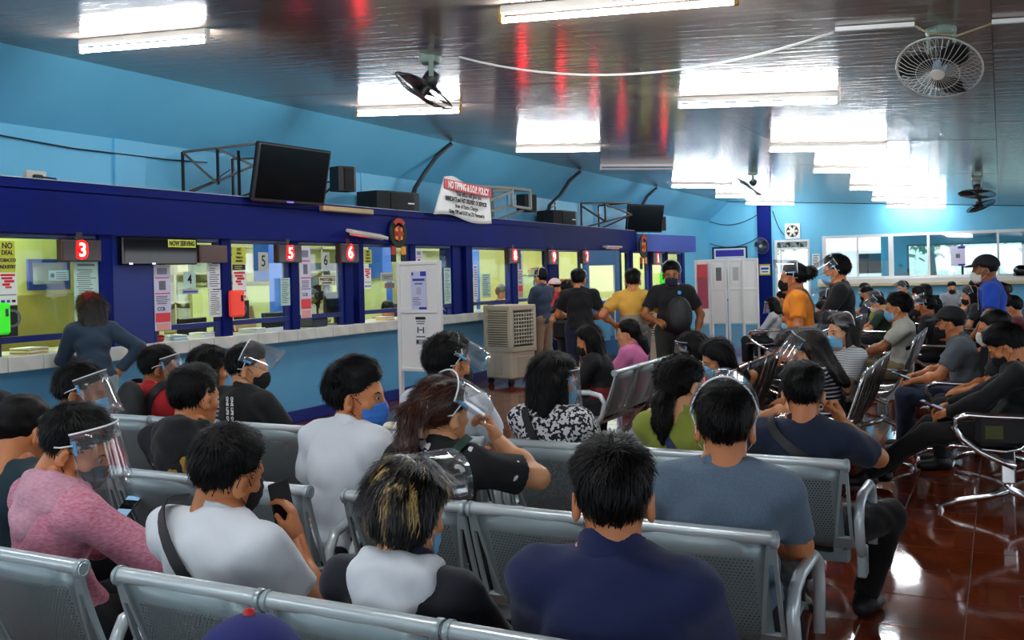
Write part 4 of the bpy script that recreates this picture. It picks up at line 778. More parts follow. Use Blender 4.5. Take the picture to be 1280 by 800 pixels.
MB().lathe([(0, -.1), (.03, -.1), (.032, -.09), (.032, .06), (.014, .09), (.014, .11), (0, .11)], 14, Matrix.Rotation(PI / 2, 4, 'Y')).build('body', glassy('clear plastic', (.9, .95, .98), .12), t, True); MB().lathe([(.0325, -.05), (.0325, .03)], 14, Matrix.Rotation(PI / 2, 4, 'Y')).build('label_band', pblue, t, True); MB().lathe([(0, .125), (.016, .125), (.016, .1), (0, .1)], 12, Matrix.Rotation(PI / 2, 4, 'Y')).build('cap', white, t)
t = thing('water_bottle', 'clear bottle with light blue cap lying on the thigh of the navy tee man', 'bottle', (-.53, 4.48, .515), 0); t.rotation_euler = (R(62), 0, R(-30))
MB().lathe([(0, -.2), (.032, -.2), (.033, -.02), (.015, .02), (.015, .03), (0, .03)], 14).build('body', MT['clear plastic'], t, True); MB().lathe([(0, .05), (.02, .05), (.02, .022), (0, .022)], 12).build('cap', mat('light blue cap', '3C8CE8', .4), t)
# ------------------------------------------------------------------ people: smooth distance-field bodies turned into meshes
f32 = np.float32
def V3(*a): return np.array(a, float)
def unit(a): a = np.asarray(a, float); return a / (np.linalg.norm(a) + 1e-12)
def rotm(axis, deg):
    return np.array(Matrix.Rotation(R(deg), 3, axis))
def prim_b(p):
    if p[0] == 'c': a, ra, b, rb = p[1:5]; r = max(ra, rb); return np.minimum(a, b) - r, np.maximum(a, b) + r
    if p[0] == 'e': r = max(p[2]); return p[1] - r, p[1] + r
    if p[0] == 'r': r = p[3] + p[4]; return p[1] - r, p[1] + r
def prim_d(p, X, Y, Z):
    if p[0] == 'c':
        a, ra, b, rb = p[1:5]; ab = b - a; L2 = ab @ ab + 1e-9
        t = ((X - a[0]) * ab[0] + (Y - a[1]) * ab[1] + (Z - a[2]) * ab[2]) / L2; tc = np.clip(t, 0, 1)
        d = np.sqrt((X - a[0] - tc * ab[0]) ** 2 + (Y - a[1] - tc * ab[1]) ** 2 + (Z - a[2] - tc * ab[2]) ** 2) - (ra + (rb - ra) * tc)
        if len(p) > 5 and p[5]: d = np.maximum(d, (t - 1) * math.sqrt(L2))
        return d
    if p[0] == 'e':
        c, r = p[1], p[2]; q = [X - c[0], Y - c[1], Z - c[2]]
        if len(p) > 3 and p[3] is not None:
            M = p[3]; q = [M[0][i] * q[0] + M[1][i] * q[1] + M[2][i] * q[2] for i in range(3)]
        k0 = np.sqrt((q[0] / r[0]) ** 2 + (q[1] / r[1]) ** 2 + (q[2] / r[2]) ** 2); k1 = np.sqrt((q[0] / r[0] ** 2) ** 2 + (q[1] / r[1] ** 2) ** 2 + (q[2] / r[2] ** 2) ** 2)
        return k0 * (k0 - 1) / (k1 + 1e-6)
    if p[0] == 'r':
        c, n, Rr, r = p[1:5]; q = [X - c[0], Y - c[1], Z - c[2]]; h = q[0] * n[0] + q[1] * n[1] + q[2] * n[2]
        l2 = q[0] ** 2 + q[1] ** 2 + q[2] ** 2 - h ** 2; return np.sqrt((np.sqrt(np.maximum(l2, 0)) - Rr) ** 2 + h ** 2) - r
class Vox:
    def __init__(s, prims, h, pad=.05):
        bb = [prim_b(p) for p in prims]; lo = np.min([b[0] for b in bb], 0) - pad; hi = np.max([b[1] for b in bb], 0) + pad
        s.h = h; s.ax = [np.arange(lo[i], hi[i] + h, h).astype(f32) for i in range(3)]; s.d = np.full([len(a) for a in s.ax], .2, f32)
    def win(s, lo, hi): return tuple(slice(max(0, int(np.searchsorted(s.ax[i], lo[i])) - 1), int(np.searchsorted(s.ax[i], hi[i])) + 1) for i in range(3))
    def g(s, w=None):
        w = w or (slice(None),) * 3; return s.ax[0][w[0]][:, None, None], s.ax[1][w[1]][None, :, None], s.ax[2][w[2]][None, None, :]
    def union(s, p, k=.03, inf=0.):
        lo, hi = prim_b(p); m = k + 3 * s.h + inf; w = s.win(lo - m, hi + m)
        if min(q.stop - q.start for q in w) < 1: return
        d = prim_d(p, *s.g(w)).astype(f32) - f32(inf); a = s.d[w]
        hh = np.clip(.5 + .5 * (a - d) / k, 0, 1); s.d[w] = a * (1 - hh) + d * hh - k * hh * (1 - hh)
    def sub(s, p, inf=0.):
        lo, hi = prim_b(p); m = 4 * s.h + inf + .02; w = s.win(lo - m, hi + m); s.d[w] = np.maximum(s.d[w], -(prim_d(p, *s.g(w)) - inf))
    def cut(s, n, c):
        """keep the side where n.x < c"""
        X, Y, Z = s.g(); s.d = np.maximum(s.d, (X * n[0] + Y * n[1] + Z * n[2] - c).astype(f32))
    def wrinkle(s, amp, fr, seed):
        X, Y, Z = s.g(); q = np.random.default_rng(seed).uniform(0, 6, 6); a = X * fr + q[0]; b = Y * fr + q[1]; c = Z * fr + q[2]
        s.d = s.d + f32(amp) * (np.sin(a + 1.3 * np.sin(c * .7 + q[3])) * np.sin(c * .9 + np.sin(b + q[4])) + .6 * np.sin(2.1 * b + 1.7 * c + 1.1 * np.sin(1.6 * a + q[5]))).astype(f32)
    def mesh(s):
        d = s.d; n = d < 0; c = np.zeros(tuple(k - 1 for k in d.shape), np.int8); O = [(i, j, k) for i in (0, 1) for j in (0, 1) for k in (0, 1)]
        sh = c.shape
        for o in O: c += n[o[0]:o[0] + sh[0], o[1]:o[1] + sh[1], o[2]:o[2] + sh[2]]
        act = (c > 0) & (c < 8); idx = np.full(sh, -1, np.int64); I = np.nonzero(act); N = len(I[0])
        if N == 0: return np.zeros((0, 3)), np.zeros((0, 4), int)
        idx[act] = np.arange(N); acc = np.zeros((N, 3)); cnt = np.zeros(N); base = np.stack(I, 1)
        for a in O:
            for ax in range(3):
                if a[ax]: continue
                b = list(a); b[ax] = 1
                da = d[I[0] + a[0], I[1] + a[1], I[2] + a[2]]; db = d[I[0] + b[0], I[1] + b[1], I[2] + b[2]]; m = (da < 0) != (db < 0)
                t = np.where(m, da / np.where(m, da - db, 1), 0); p = base + np.array(a); p = p.astype(float); p[:, ax] += t
                acc[m] += p[m]; cnt[m] += 1
        acc /= cnt[:, None]; P = np.stack([s.ax[i][0] + acc[:, i] * s.h for i in range(3)], 1); F = []
        for ax in range(3):
            u, v = (ax + 1) % 3, (ax + 2) % 3; sl0 = [slice(None)] * 3; sl1 = [slice(None)] * 3; sl0[ax] = slice(0, -1); sl1[ax] = slice(1, None)
            x = n[tuple(sl0)] != n[tuple(sl1)]; e = np.stack(np.nonzero(x), 1); ok = (e[:, u] > 0) & (e[:, v] > 0) & (e[:, u] < sh[u]) & (e[:, v] < sh[v]); e = e[ok]
            q = []
            for du, dv in ((-1, -1), (0, -1), (0, 0), (-1, 0)):
                g = e.copy(); g[:, u] += du; g[:, v] += dv; q.append(idx[g[:, 0], g[:, 1], g[:, 2]])
            q = np.stack(q, 1); fl = n[e[:, 0], e[:, 1], e[:, 2]]; q[~fl] = q[~fl][:, ::-1]; F.append(q)
        return P, np.concatenate(F)
def field_mesh(prims, h, k=.03, inf=0., post=None):
    v = Vox(prims, h, .03 + inf)
    for p in prims: v.union(p, k, inf)
    if post: post(v)
    return v.mesh()
def to_mesh(name, parts, mats):
    """parts: list of (verts, faces) joined into one mesh"""
    vs = []; fs = []; o = 0; me = bpy.data.meshes.new(name)
    for p in parts:
        vs.append(p[0]); fs += [tuple(int(i) + o for i in q) for q in p[1]] if not isinstance(p[1], np.ndarray) else (p[1] + o).tolist(); o += len(p[0])
    me.from_pydata(np.concatenate(vs).tolist() if vs else [], [], fs)
    for m in (mats if isinstance(mats, (list, tuple)) else [mats]): me.materials.append(m)
    me.polygons.foreach_set('use_smooth', [True] * len(me.polygons)); me.update(); return me
CACHE = {}
# ---- head, in its own frame: centre between the ears, facing +Y, crown at about z = .135
SK = [('e', V3(0, -.012, .045), (.074, .094, .084)), ('e', V3(0, .022, -.02), (.062, .068, .088)), ('e', V3(0, .034, -.08), (.044, .046, .036)), ('c', V3(0, -.03, -.03), .052, V3(0, -.045, -.17), .056)]
def skull(v, full=True):
    for p in SK: v.union(p, .035)
    if full:
        v.union(('c', V3(0, .088, .012), .008, V3(0, .103, -.022), .0125), .014); v.union(('e', V3(0, .076, .026), (.046, .014, .010)), .016); v.union(('e', V3(0, .082, -.058), (.021, .009, .010)), .012); v.union(('e', V3(0, .074, -.104), (.018, .012, .012)), .018)
        for s in (-1, 1):
            v.sub(('e', V3(s * .031, .094, .008), (.017, .012, .010))); v.union(('e', V3(s * .05, .055, -.018), (.016, .016, .014)), .02)
            M = rotm('Z', -s * 22) @ rotm('X', -10); v.union(('e', V3(s * .082, -.010, -.008), (.0085, .022, .034), M), .009); v.sub(('e', V3(s * .091, .002, -.004), (.007, .010, .019), M))
def head_mesh(h):
    k = ('head', h)
    if k not in CACHE:
        v = Vox(SK + [('e', V3(0, .03, 0), (.1, .1, .06))], h, .02); skull(v); CACHE[k] = v.mesh()
    return CACHE[k]
HL = [(-.2, -.098), (-.075, -.088), (-.035, -.06), (-.012, .012), (.012, .03), (.04, .036), (.062, .07), (.085, .082), (.2, .085)]
def hair_mesh(style, h, seed=0):
    k = ('hair', style, h, seed)
    if k in CACHE: return CACHE[k]
    ext = [('e', V3(0, -.02, .04), (.13, .15, .13))]; fall = []
    if style == 'long': fall = [('c', V3(x, -.07, .03), .052, V3(x * 1.2, -.10 + abs(x) * .3, -.27 - .02 * math.cos(x * 40)), .03) for x in (-.055, -.018, .018, .055)] + [('c', V3(s * .066, -.015, .03), .03, V3(s * .082, -.02, -.23), .022) for s in (-1, 1)]
    if style == 'mid': fall = [('c', V3(x, -.06, .02), .052, V3(x * 1.15, -.085, -.13), .03) for x in (-.05, 0, .05)] + [('c', V3(s * .066, -.015, .03), .03, V3(s * .08, .0, -.11), .02) for s in (-1, 1)]
    if style == 'pony': fall = [('c', V3(0, -.09, .045), .03, V3(0, -.145, .02), .026), ('c', V3(0, -.145, .02), .034, V3(0, -.155, -.09), .036), ('c', V3(0, -.155, -.09), .036, V3(.01, -.13, -.21), .016)]
    if style == 'lowpony': fall = [('c', V3(0, -.085, -.02), .04, V3(0, -.12, -.07), .03), ('c', V3(0, -.12, -.07), .045, V3(.01, -.13, -.15), .04), ('c', V3(.01, -.13, -.15), .038, V3(.0, -.11, -.23), .018)]
    if style == 'bun': fall = [('e', V3(0, -.13, .05), (.05, .045, .05)), ('e', V3(.02, -.15, .06), (.04, .04, .04))]
    v = Vox(ext + fall, h, .02)
    for p in SK[:3]: v.union(p, .035)
    X, Y, Z = v.g(); Lz = np.interp(Y, [a for a, b in HL], [b for a, b in HL]).astype(f32)
    tmax = {'short': .021, 'thick': .034, 'bald': .004, 'shaggy': .034, 'long': .022, 'mid': .024, 'pony': .013, 'lowpony': .016, 'bun': .016, 'cap': .006}[style]
    wdt = {'short': .12, 'thick': .12, 'shaggy': .05, 'long': .03, 'mid': .03}.get(style, .05)
    if style in ('shaggy',): Lz = Lz - np.where(Y < -.02, .03, .0).astype(f32)
    side_f = (1 - .62 * np.clip(np.abs(X) / .07 - .35, 0, .65) / .65 * np.clip((.10 - Z) / .05, 0, 1)).astype(f32) if style in ('short', 'thick') else 1.
    ramp = np.clip((Z - Lz) / wdt, -1, 1); ramp = np.where(ramp > 0, ramp ** .8, ramp)
    q = np.random.default_rng(seed + 3).uniform(0, 6, 4)
    cl = .0035 * np.sin(70 * X + 3 * np.sin(40 * Z + q[0]) + q[1]) * np.sin(55 * Y + 2 * np.sin(35 * X + q[2]))
    front = np.clip((Y - .03) / .05, 0, 1) * np.clip((Z - .06) / .04, 0, 1)
    v.d = v.d - (tmax * ramp * side_f + cl * (ramp > .2) * (tmax > .015) + (.012 * front if style in ('short', 'thick') else 0)).astype(f32)
    for p in fall: v.union(p, .03)
    if fall:
        v.d = v.d + (.003 * np.sin(150 * X + 2 * np.sin(20 * Z))).astype(f32)
    CACHE[k] = v.mesh(); return CACHE[k]
def vnormals(P, F):
    n = np.zeros_like(P); a = P[F[:, 0]]; b = P[F[:, 1]]; c = P[F[:, 2]]; fn = np.cross(b - a, c - a)
    for i in range(4): np.add.at(n, F[:, i], fn)
    return n / (np.linalg.norm(n, axis=1)[:, None] + 1e-12)
def strands(style, h, n, seed, ln, wd=.0017):
    k = ('str', style, h, n, seed)
    if k in CACHE: return CACHE[k]
    P, F = hair_mesh(style, h, seed); N = vnormals(P, F); q = np.random.default_rng(seed)
    Lz = np.interp(P[:, 1], [a for a, b in HL], [b for a, b in HL]); ok = np.nonzero(P[:, 2] > Lz - .012)[0] if style in ('short', 'thick') else np.arange(len(P))
    i = q.choice(ok, n); p = P[i] + q.normal(0, h * .5, (n, 3)); nn = N[i]
    wh = np.array([.012, -.05, .135]); fl = p - wh; fl[:, 1] += np.where(p[:, 2] > .08, .03, 0)
    if style in ('long', 'mid', 'pony', 'lowpony', 'shaggy'): fl = np.stack([p[:, 0] * .4, -.03 - .0 * p[:, 1], -np.ones(n) * .12], 1); fl[:, 1] = np.where(p[:, 2] > .09, p[:, 1] * 1.2, -.02)
    if style in ('pony', 'lowpony', 'bun'): up = (p[:, 1] > -.1) & (p[:, 2] > -.04); fl[up] = (np.array([0, -.13, .02]) - p[up])
    fl = fl + q.normal(0, .011 if style in ('short', 'thick') else .02, (n, 3)); fl -= nn * (fl * nn).sum(1)[:, None]; fl /= np.linalg.norm(fl, axis=1)[:, None] + 1e-9
    L = (ln * q.uniform(.6, 1.25, n))[:, None] * np.clip((P[i][:, 2] - Lz[i] + .012) / .11, .14, 1)[:, None]; s = np.cross(fl, nn) * wd
    b0 = p - nn * .002; mid = p + fl * L * .5 + nn * (.0012 if style in ('short', 'thick') else .0035 if style == 'shaggy' else .002); tip = p + fl * L + nn * (.0005 if style in ('short', 'thick') else .002)
    vs = np.stack([b0 - s, b0 + s, mid + s * .8, mid - s * .8, tip], 1).reshape(-1, 3); o = np.arange(n)[:, None] * 5
    fs = (np.concatenate([o + [0, 1, 2, 3]], 1)).tolist() + (o + [3, 2, 4]).tolist(); CACHE[k] = (vs, fs); return CACHE[k]
def mask_mesh(h):
    k = ('mask', h)
    if k not in CACHE:
        v = Vox([('e', V3(0, .05, -.05), (.09, .09, .08))], h, .02)
        for p in SK[:3]: v.union(p, .035)
        v.union(('e', V3(0, .078, -.045), (.022, .034, .04)), .03); X, Y, Z = v.g()
        d = v.d - .007 + .0016 * np.sin(260 * Z); b = np.maximum(np.abs(Z + .056 + .0 * X) - (.052 - .016 * np.clip(np.abs(X) / .06, 0, 1)), np.maximum(np.abs(X) - .064, .035 - Y)); v.d = np.maximum(d, b).astype(f32); CACHE[k] = v.mesh()
    return CACHE[k]
# ---- hands: wrist at the origin, fingers along +Y, palm towards -Z, thumb on the +X side
CURL = {'relax': (18, 22, 14), 'grip': (42, 48, 28), 'fist': (78, 88, 45), 'flat': (6, 8, 5), 'hold': (30, 38, 30)}
def hand_mesh(curl, h):
    k = ('hand', curl, h)
    if k in CACHE: return CACHE[k]
    P = [('e', V3(0, .045, 0), (.040, .052, .0155)), ('c', V3(0, -.045, 0), .025, V3(0, .02, 0), .024), ('e', V3(.022, .03, -.008), (.018, .03, .014))]; K = [.02, .02, .015]
    for x, l in zip((-.030, -.0105, .0105, .030), (.056, .070, .076, .066)):
        p = V3(x, .082, -.001); a = 0.; sp = x * 1.6
        for j, (fr, cu) in enumerate(zip((.45, .30, .25), CURL[curl])):
            a += R(cu); d = V3(math.sin(sp) * .5, math.cos(a), -math.sin(a)); q = p + unit(d) * l * fr * 1.08; r = .0092 - .0011 * j; P.append(('c', p, r, q, r - .0008)); K.append(.005); p = q
    t = {'flat': 0, 'relax': .008, 'hold': .02, 'grip': .028, 'fist': .034}[curl]
    P += [('c', V3(.026, .012, -.004), .0135, V3(.055 - t * .4, .045, -.012 - t * .6), .0105), ('c', V3(.055 - t * .4, .045, -.012 - t * .6), .0105, V3(.062 - t, .076, -.018 - t), .0078)]; K += [.012, .005]
    v = Vox(P, h, .012)
    for p, kk in zip(P, K): v.union(p, kk)
    CACHE[k] = v.mesh(); return CACHE[k]
def ik(S_, T, l1, l2, pole):
    d = T - S_; L = np.linalg.norm(d)
    if L > (l1 + l2) * .985: d = d / L * (l1 + l2) * .985; T = S_ + d; L = np.linalg.norm(d)
    if L < .12: d = unit(d) * .12; T = S_ + d; L = .12
    a = (l1 ** 2 - l2 ** 2 + L * L) / (2 * L); hh = math.sqrt(max(l1 ** 2 - a * a, 0)); u = d / L; p = pole - u * (pole @ u); p = unit(p); return S_ + u * a + p * hh, T
SKIN = [mat('skin warm brown', 'C67446', .45, noise=(9, 'B66638', .35, .7)), mat('skin tan', 'D28858', .45, noise=(9, 'C47848', .35, .7)), mat('skin light tan', 'E0A276', .45, noise=(9, 'D49264', .35, .7)), mat('skin deep brown', 'A06236', .45, noise=(9, '90562C', .35, .7))]
HAIRC = {'black': mat('black hair', '060506', .52, spec=.22, bump=(240, .25, (1, 1, .12))), 'dark': mat('dark brown hair', '1A110C', .4, bump=(240, .25, (1, 1, .12))), 'auburn': mat('auburn hair', '4A2415', .38, noise=(30, '2A130B', .35, .7, (1, 1, .08)), bump=(240, .25, (1, 1, .12))), 'grey': mat('greying hair', '4A4846', .5)}
MASKC = {'blue': mat('surgical mask blue', '7CC0E6', .8), 'black': mat('black cloth mask', '101014', .85), 'white': mat('white mask', 'E8E6DE', .8), 'royal': mat('royal blue cloth mask', '3A78D0', .8, bump=(300, .2)), 'navy': mat('navy cloth mask', '171C38', .8)}
visor_m = glassy('clear visor film', (.97, .98, .99), .05, .03, .03); band_m = mat('white visor band', 'E6EAEC', .35); band_b = mat('sky blue visor clip', '5AA8E0', .4)
shoe_m = mat('dark shoe', '15151A', .5); sole_m = mat('pale sole', 'C8C6BE', .6)
def xform(PF, M, c, mirror=False):
    P, F = PF; P = np.asarray(P).copy()
    if mirror: P[:, 0] *= -1
    return P @ M.T + c, F
def add_tubes(name, pts_list, r, m, parent, M, c):
    mb = MB()
    for pts in pts_list: mb.tube([tuple(np.asarray(p) @ M.T + c) for p in pts], r, 6)
    return mb.build(name, m, parent, True)
def face_shield(parent, M, c, tilt, size=1.):
    Rx = rotm('X', tilt); piv = V3(0, -.012, .03); n = 18; v = []; f = []
    def pt(a, z, rr=.128): return (Rx @ V3(.098 * size * math.sin(a) * rr / .128, rr * size * math.cos(a) * 1.02, z) + piv) @ M.T + c
    A = [R(-82 + 164 * i / n) for i in range(n + 1)]
    for a in A:
        for j in range(5): zz = .035 - .20 * j / 4; v.append(pt(a, zz if j < 4 else zz + .03 * (abs(a) / 1.4) ** 2, .128 + .012 * j / 4))
    for i in range(n):
        for j in range(4): f.append((i * 5 + j, (i + 1) * 5 + j, (i + 1) * 5 + j + 1, i * 5 + j + 1))
    fs = link('face_shield', MB().add(v, f).mesh('face_shield', visor_m, True), parent)
    MB().tube([pt(a, .035, .129) for a in A], .0035, 5).build('visor_band', band_m, fs, True)
    for s in (-1, 1):
        MB().tube([pt(s * R(80), .0), pt(s * R(100), .0, .11), (V3(s * .082, -.045, .012) @ M.T + c)], .003, 5).build('temple_arm', band_m, fs, True); MB().tube([pt(s * R(78), .012), pt(s * R(78), -.03)], .006, 6).build('temple_clip', band_b, fs)
    md = fs.modifiers.new('thickness', 'SOLIDIFY'); md.thickness = .0008
    return fs
NP = [0]
def person(label, loc, face, sit=True, sc=1., lean=-10, slump=12, side=0, twist=0, head=(0, 0, 0), hair='short', hc='black', skin=0, fem=False, fat=1., shirt=None, sleeve='short', collar=None, pants=None, legs=None, mask=None, shield=None, L=None, R_=None, hv=.009, bv=.016, nstr=0, hands=('relax', 'relax'), hand_dirs=(None, None), hem=None, hzoff=0., cap=None, shoes=True, feet=None, eyes=False, shorts=False, hood=None, group=None, nm='person', headoff=(0, 0, 0), strl=.03, pole=None):
    """face: heading in degrees (0 = facing +Y, 90 = facing -X). L and R_ are wrist targets in the body's own frame."""
    NP[0] += 1; seed = NP[0]; root = thing(nm, label, 'person', loc, R(face), group); root.scale = (sc, sc, sc)
    hz = (.47 if sit else .85) + hzoff; P = V3(0, 0, hz); w = .155 if fem else .175
    def dr(a, b): return V3(math.sin(R(b)), math.sin(R(a)) * math.cos(R(b)), math.cos(R(a)) * math.cos(R(b)))
    d1 = dr(lean - slump * .4, side * .6); d2 = dr(lean + slump, side * 1.2); C1 = P + d1 * .16; C2 = P + d1 * .25 + d2 * .09; N = P + d1 * .25 + d2 * .225
    Tw = rotm('Z', twist); across = Tw @ V3(math.cos(R(side)), 0, -math.sin(R(side))); fwd = unit(np.cross(d2, across)) * -1
    if fwd[1] < 0 and abs(twist) < 85: fwd = -fwd
    Sh = {s: N - d2 * .055 + across * s * w - fwd * .012 for s in (-1, 1)}
    nd = unit(d2 * .75 + V3(0, .30 if sit else .2, .55)); H0 = N + nd * .128 + V3(*headoff)
    hy, hp, hr = head; HM = rotm('Z', hy) @ rotm('X', -hp) @ rotm('Y', hr) * 1.07
    def spine_M(d):
        z = d; x = unit(across - d * (across @ d)); y = np.cross(z, x); return np.stack([x, y, z], 1)
    M1, M2 = spine_M(d1), spine_M(d2); ft = fat
    torso = [('e', P + V3(0, -.012, .03), (.158 * ft, .118 * ft, .115), None), ('e', C1, ((.128 if fem else .14) * ft, .10 * ft, .13), M1), ('e', C2, ((.138 if fem else .156) * ft, .106 * ft, .15), M2), ('e', N - d2 * .075 - fwd * .012, (.135 if fem else .152, .085, .085), M2), ('c', Sh[-1], .055, Sh[1], .055)]
    if fem: torso += [('e', C2 + fwd * .075 + across * s * .06, (.055, .05, .055), None) for s in (-1, 1)]
    neck = [('c', N - d2 * .02, .056, H0 + HM @ V3(0, -.03, -.04), .052)] + [('c', N + nd * .035, .05, Sh[s] * .62 + N * .38, .04) for s in (-1, 1)]
    hipx = .088; arms = {}; al = (.275, .245)
    for s, T in ((-1, L), (1, R_)):
        if T is None: T = V3(s * .10, .30, hz + .13) if sit else V3(s * .25, .02, hz - .06)
        elif isinstance(T, str) and T == 'hidden': T = V3(s * .06, .25, hz + .12)
        E, Wr = ik(Sh[s], V3(*T), al[0], al[1], V3(s * .75, -.45, -.5) if V3(*T)[2] < hz + .35 else (V3(s * .55, .05, -1) if pole is None else V3(*pole))); arms[s] = (E, Wr)
    if legs is None:
        legs = {s: ((s * .115, .43, hz + .005), (s * .12, .44, .085)) if sit else ((s * .095, .02, .47), (s * .10, -.005, .08)) for s in (-1, 1)}
    lg = {}
    for s in (-1, 1):
        k, a = (V3(*q) for q in legs[s]); lg[s] = (P + V3(s * hipx, .015 if sit else 0, -.005), k, a)
    body = list(torso) + neck; KB = .03
    armp = {s: [('c', Sh[s], .054, arms[s][0], .040), ('c', arms[s][0], .041, arms[s][1], .0265), ('e', arms[s][0] * .62 + arms[s][1] * .38, (.040, .040, .05), None)] for s in (-1, 1)}
    legp = {s: [('c', lg[s][0], .088 * ft, lg[s][1], .058), ('c', lg[s][1], .056, lg[s][2], .036), ('e', lg[s][1] * .66 + lg[s][2] * .34 - V3(0, .012, 0), (.052, .052, .07), None)] for s in (-1, 1)}
    fd = {s: (V3(*feet[s]) if feet else V3(s * .25, 1, 0)) for s in (-1, 1)}
    footp = {s: [('c', lg[s][2] - V3(0, 0, .03), .036, lg[s][2] + unit(fd[s]) * .13 + V3(0, 0, -.055), .026)] for s in (-1, 1)}
    allp = body + armp[-1] + armp[1] + legp[-1] + legp[1] + footp[-1] + footp[1]
    parts = [field_mesh(allp, bv, KB), xform(head_mesh(hv), HM, H0)]
    for s, i in ((-1, 0), (1, 1)):
        E, Wr = arms[s]; hd = hand_dirs[i]; fdv = unit(Wr - E) if hd is None else unit(V3(*hd[0])); nrm = unit(V3(*hd[1])) if hd is not None else unit(V3(-s * .6, .1, -.8) - fdv * (V3(-s * .6, .1, -.8) @ fdv))
        nrm = unit(nrm - fdv * (nrm @ fdv)); z = -nrm; x = np.cross(fdv, z); Mh = np.stack([x, fdv, z], 1)
        # thumb lies on +X for a left hand seen palm down; mirror for the right one
        parts.append(xform(hand_mesh(hands[i], max(.0055, hv * .62)), Mh, Wr, mirror=(s == 1)))
    sk = SKIN[skin]; bo = link('body', to_mesh('body', parts, sk), root)
    # clothes
    sh_m = shirt or mat('plain charcoal tee', '24262A', .85)
    sp = list(torso) + [('c', N - d2 * .01, .062, Sh[s] * .7 + N * .3, .05) for s in (-1, 1)]; slp = []
    for s in (-1, 1):
        E, Wr = arms[s]
        if sleeve == 'short': slp.append(('c', Sh[s], .061, Sh[s] * .35 + E * .65, .058, True))
        elif sleeve == 'long': slp += [('c', Sh[s], .059, E, .047), ('c', E, .048, E * .1 + Wr * .9, .034, True)]
        elif sleeve == 'three': slp += [('c', Sh[s], .059, E, .046), ('c', E, .046, E * .6 + Wr * .4, .042, True)]
        else: slp.append(('c', Sh[s], .055, Sh[s] * .8 + E * .2, .055, True))
    hemz = hz - .045 if hem is None else hem
    ck = [('c', N + nd * .01 - d2 * .03, .058, H0, .056)]
    def post(v):
        v.wrinkle(.0055, 23, seed); v.cut((0, 0, -1), -hemz); v.sub(ck[0], .008)
    inf = .013
    smesh = field_mesh(sp + slp, bv, .028, inf, post); so = link('shirt', to_mesh('shirt', [smesh], sh_m), root)
    if collar is None and bv < .0155 and not hood: collar = ('tee', sh_m)
    if collar:
        polo = collar[0] == 'polo'; cn = unit(nd + fwd * .3); c0, c1, c2 = (.016, .037, .020) if polo else (.010, .021, .013)
        v = Vox([('e', N + nd * .03, (.1, .1, .09))], .007, .02); X, Y, Z = v.g(); hgt = (X - N[0]) * cn[0] + (Y - N[1]) * cn[1] + (Z - N[2]) * cn[2]
        v.d = np.maximum(np.abs(prim_d(ck[0], X, Y, Z) - c2 + (.18 * np.maximum(hgt - .02, 0) if polo else 0)) - .006, np.abs(hgt - c0) - c1).astype(f32)
        link('collar', to_mesh('collar', [v.mesh()], collar[1]), so)
    if hood:
        hp_ = [('e', N - fwd * .075 - d2 * .03, (.135, .038, .085), M2), ('e', N - fwd * .095 - d2 * .075, (.085, .035, .10), M2), ('e', N - fwd * .02 + d2 * .01, (.115, .085, .035), M2)] + [('c', N - fwd * .03 + across * s * .10, .032, N + fwd * .07 + across * s * .06 - d2 * .03, .022) for s in (-1, 1)]
        def ph(v): v.wrinkle(.006, 30, seed + 5); v.sub(('c', N - d2 * .02, .06, H0, .064), .008)
        link('hood', to_mesh('hood', [field_mesh(hp_, min(bv, .011), .03, .006, ph)], hood), so)
    pm_ = pants or mat('dark trousers', '1B1D24', .85); tp = [('e', P + V3(0, -.012, .02), (.160 * ft, .12 * ft, .11), None)]
    for s in (-1, 1):
        hj, k, a = lg[s]
        if shorts: tp += [('c', hj, .092 * ft, hj * .12 + k * .88, .078, True)]
        else: tp += [('c', hj, .09 * ft, k, .064), ('c', k, .062, k * .06 + a * .94, .048, True)]
    def pp(v): v.wrinkle(.003, 30, seed + 9); v.cut((0, 0, 1), hz + .10)
    link('trousers', to_mesh('trousers', [field_mesh(tp, max(bv, .014), .03, .011, pp)], pm_), root)
    if shoes:
        for s in (-1, 1):
            a = lg[s][2]; d = unit(fd[s]); q = [('c', a - V3(0, 0, .035) - d * .035, .042, a + V3(0, 0, -.05) + d * .14, .034), ('e', a + V3(0, 0, -.01), (.05, .05, .045), None)]
            def pf(v): v.cut((0, 0, -1), -(a[2] - .083))
            so_ = link('shoe', to_mesh('shoe', [field_mesh(q, .014, .02, .006, pf)], shoe_m), root)
    # hair, mask, shield, cap
    hm = HAIRC[hc] if isinstance(hc, str) else hc; hs = 'cap' if cap else hair
    hp2 = [xform(hair_mesh(hs, max(hv, .008), seed % 3), HM, H0)]
    if nstr: hp2.append(xform(strands(hs, max(hv, .008), nstr, seed % 3, strl), HM, H0))
    ho = link('hair', to_mesh('hair', hp2, hm), root); ho['kind'] = 'stuff'
    if mask:
        mo = link('mask', to_mesh('mask', [xform(mask_mesh(max(.006, hv)), HM, H0)], MASKC[mask]), root)
        add_tubes('mask_strap', [[(s * .056, .05, -.03), (s * .076, .015, .012), (s * .083, -.018, .018), (s * .084, -.026, -.005), (s * .076, .005, -.045), (s * .056, .045, -.075)] for s in (-1, 1)], .0016, MASKC['black'] if mask in ('black', 'royal', 'navy') else MASKC['white'], mo, HM, H0)
    if shield is not None: face_shield(root, HM, H0, shield)
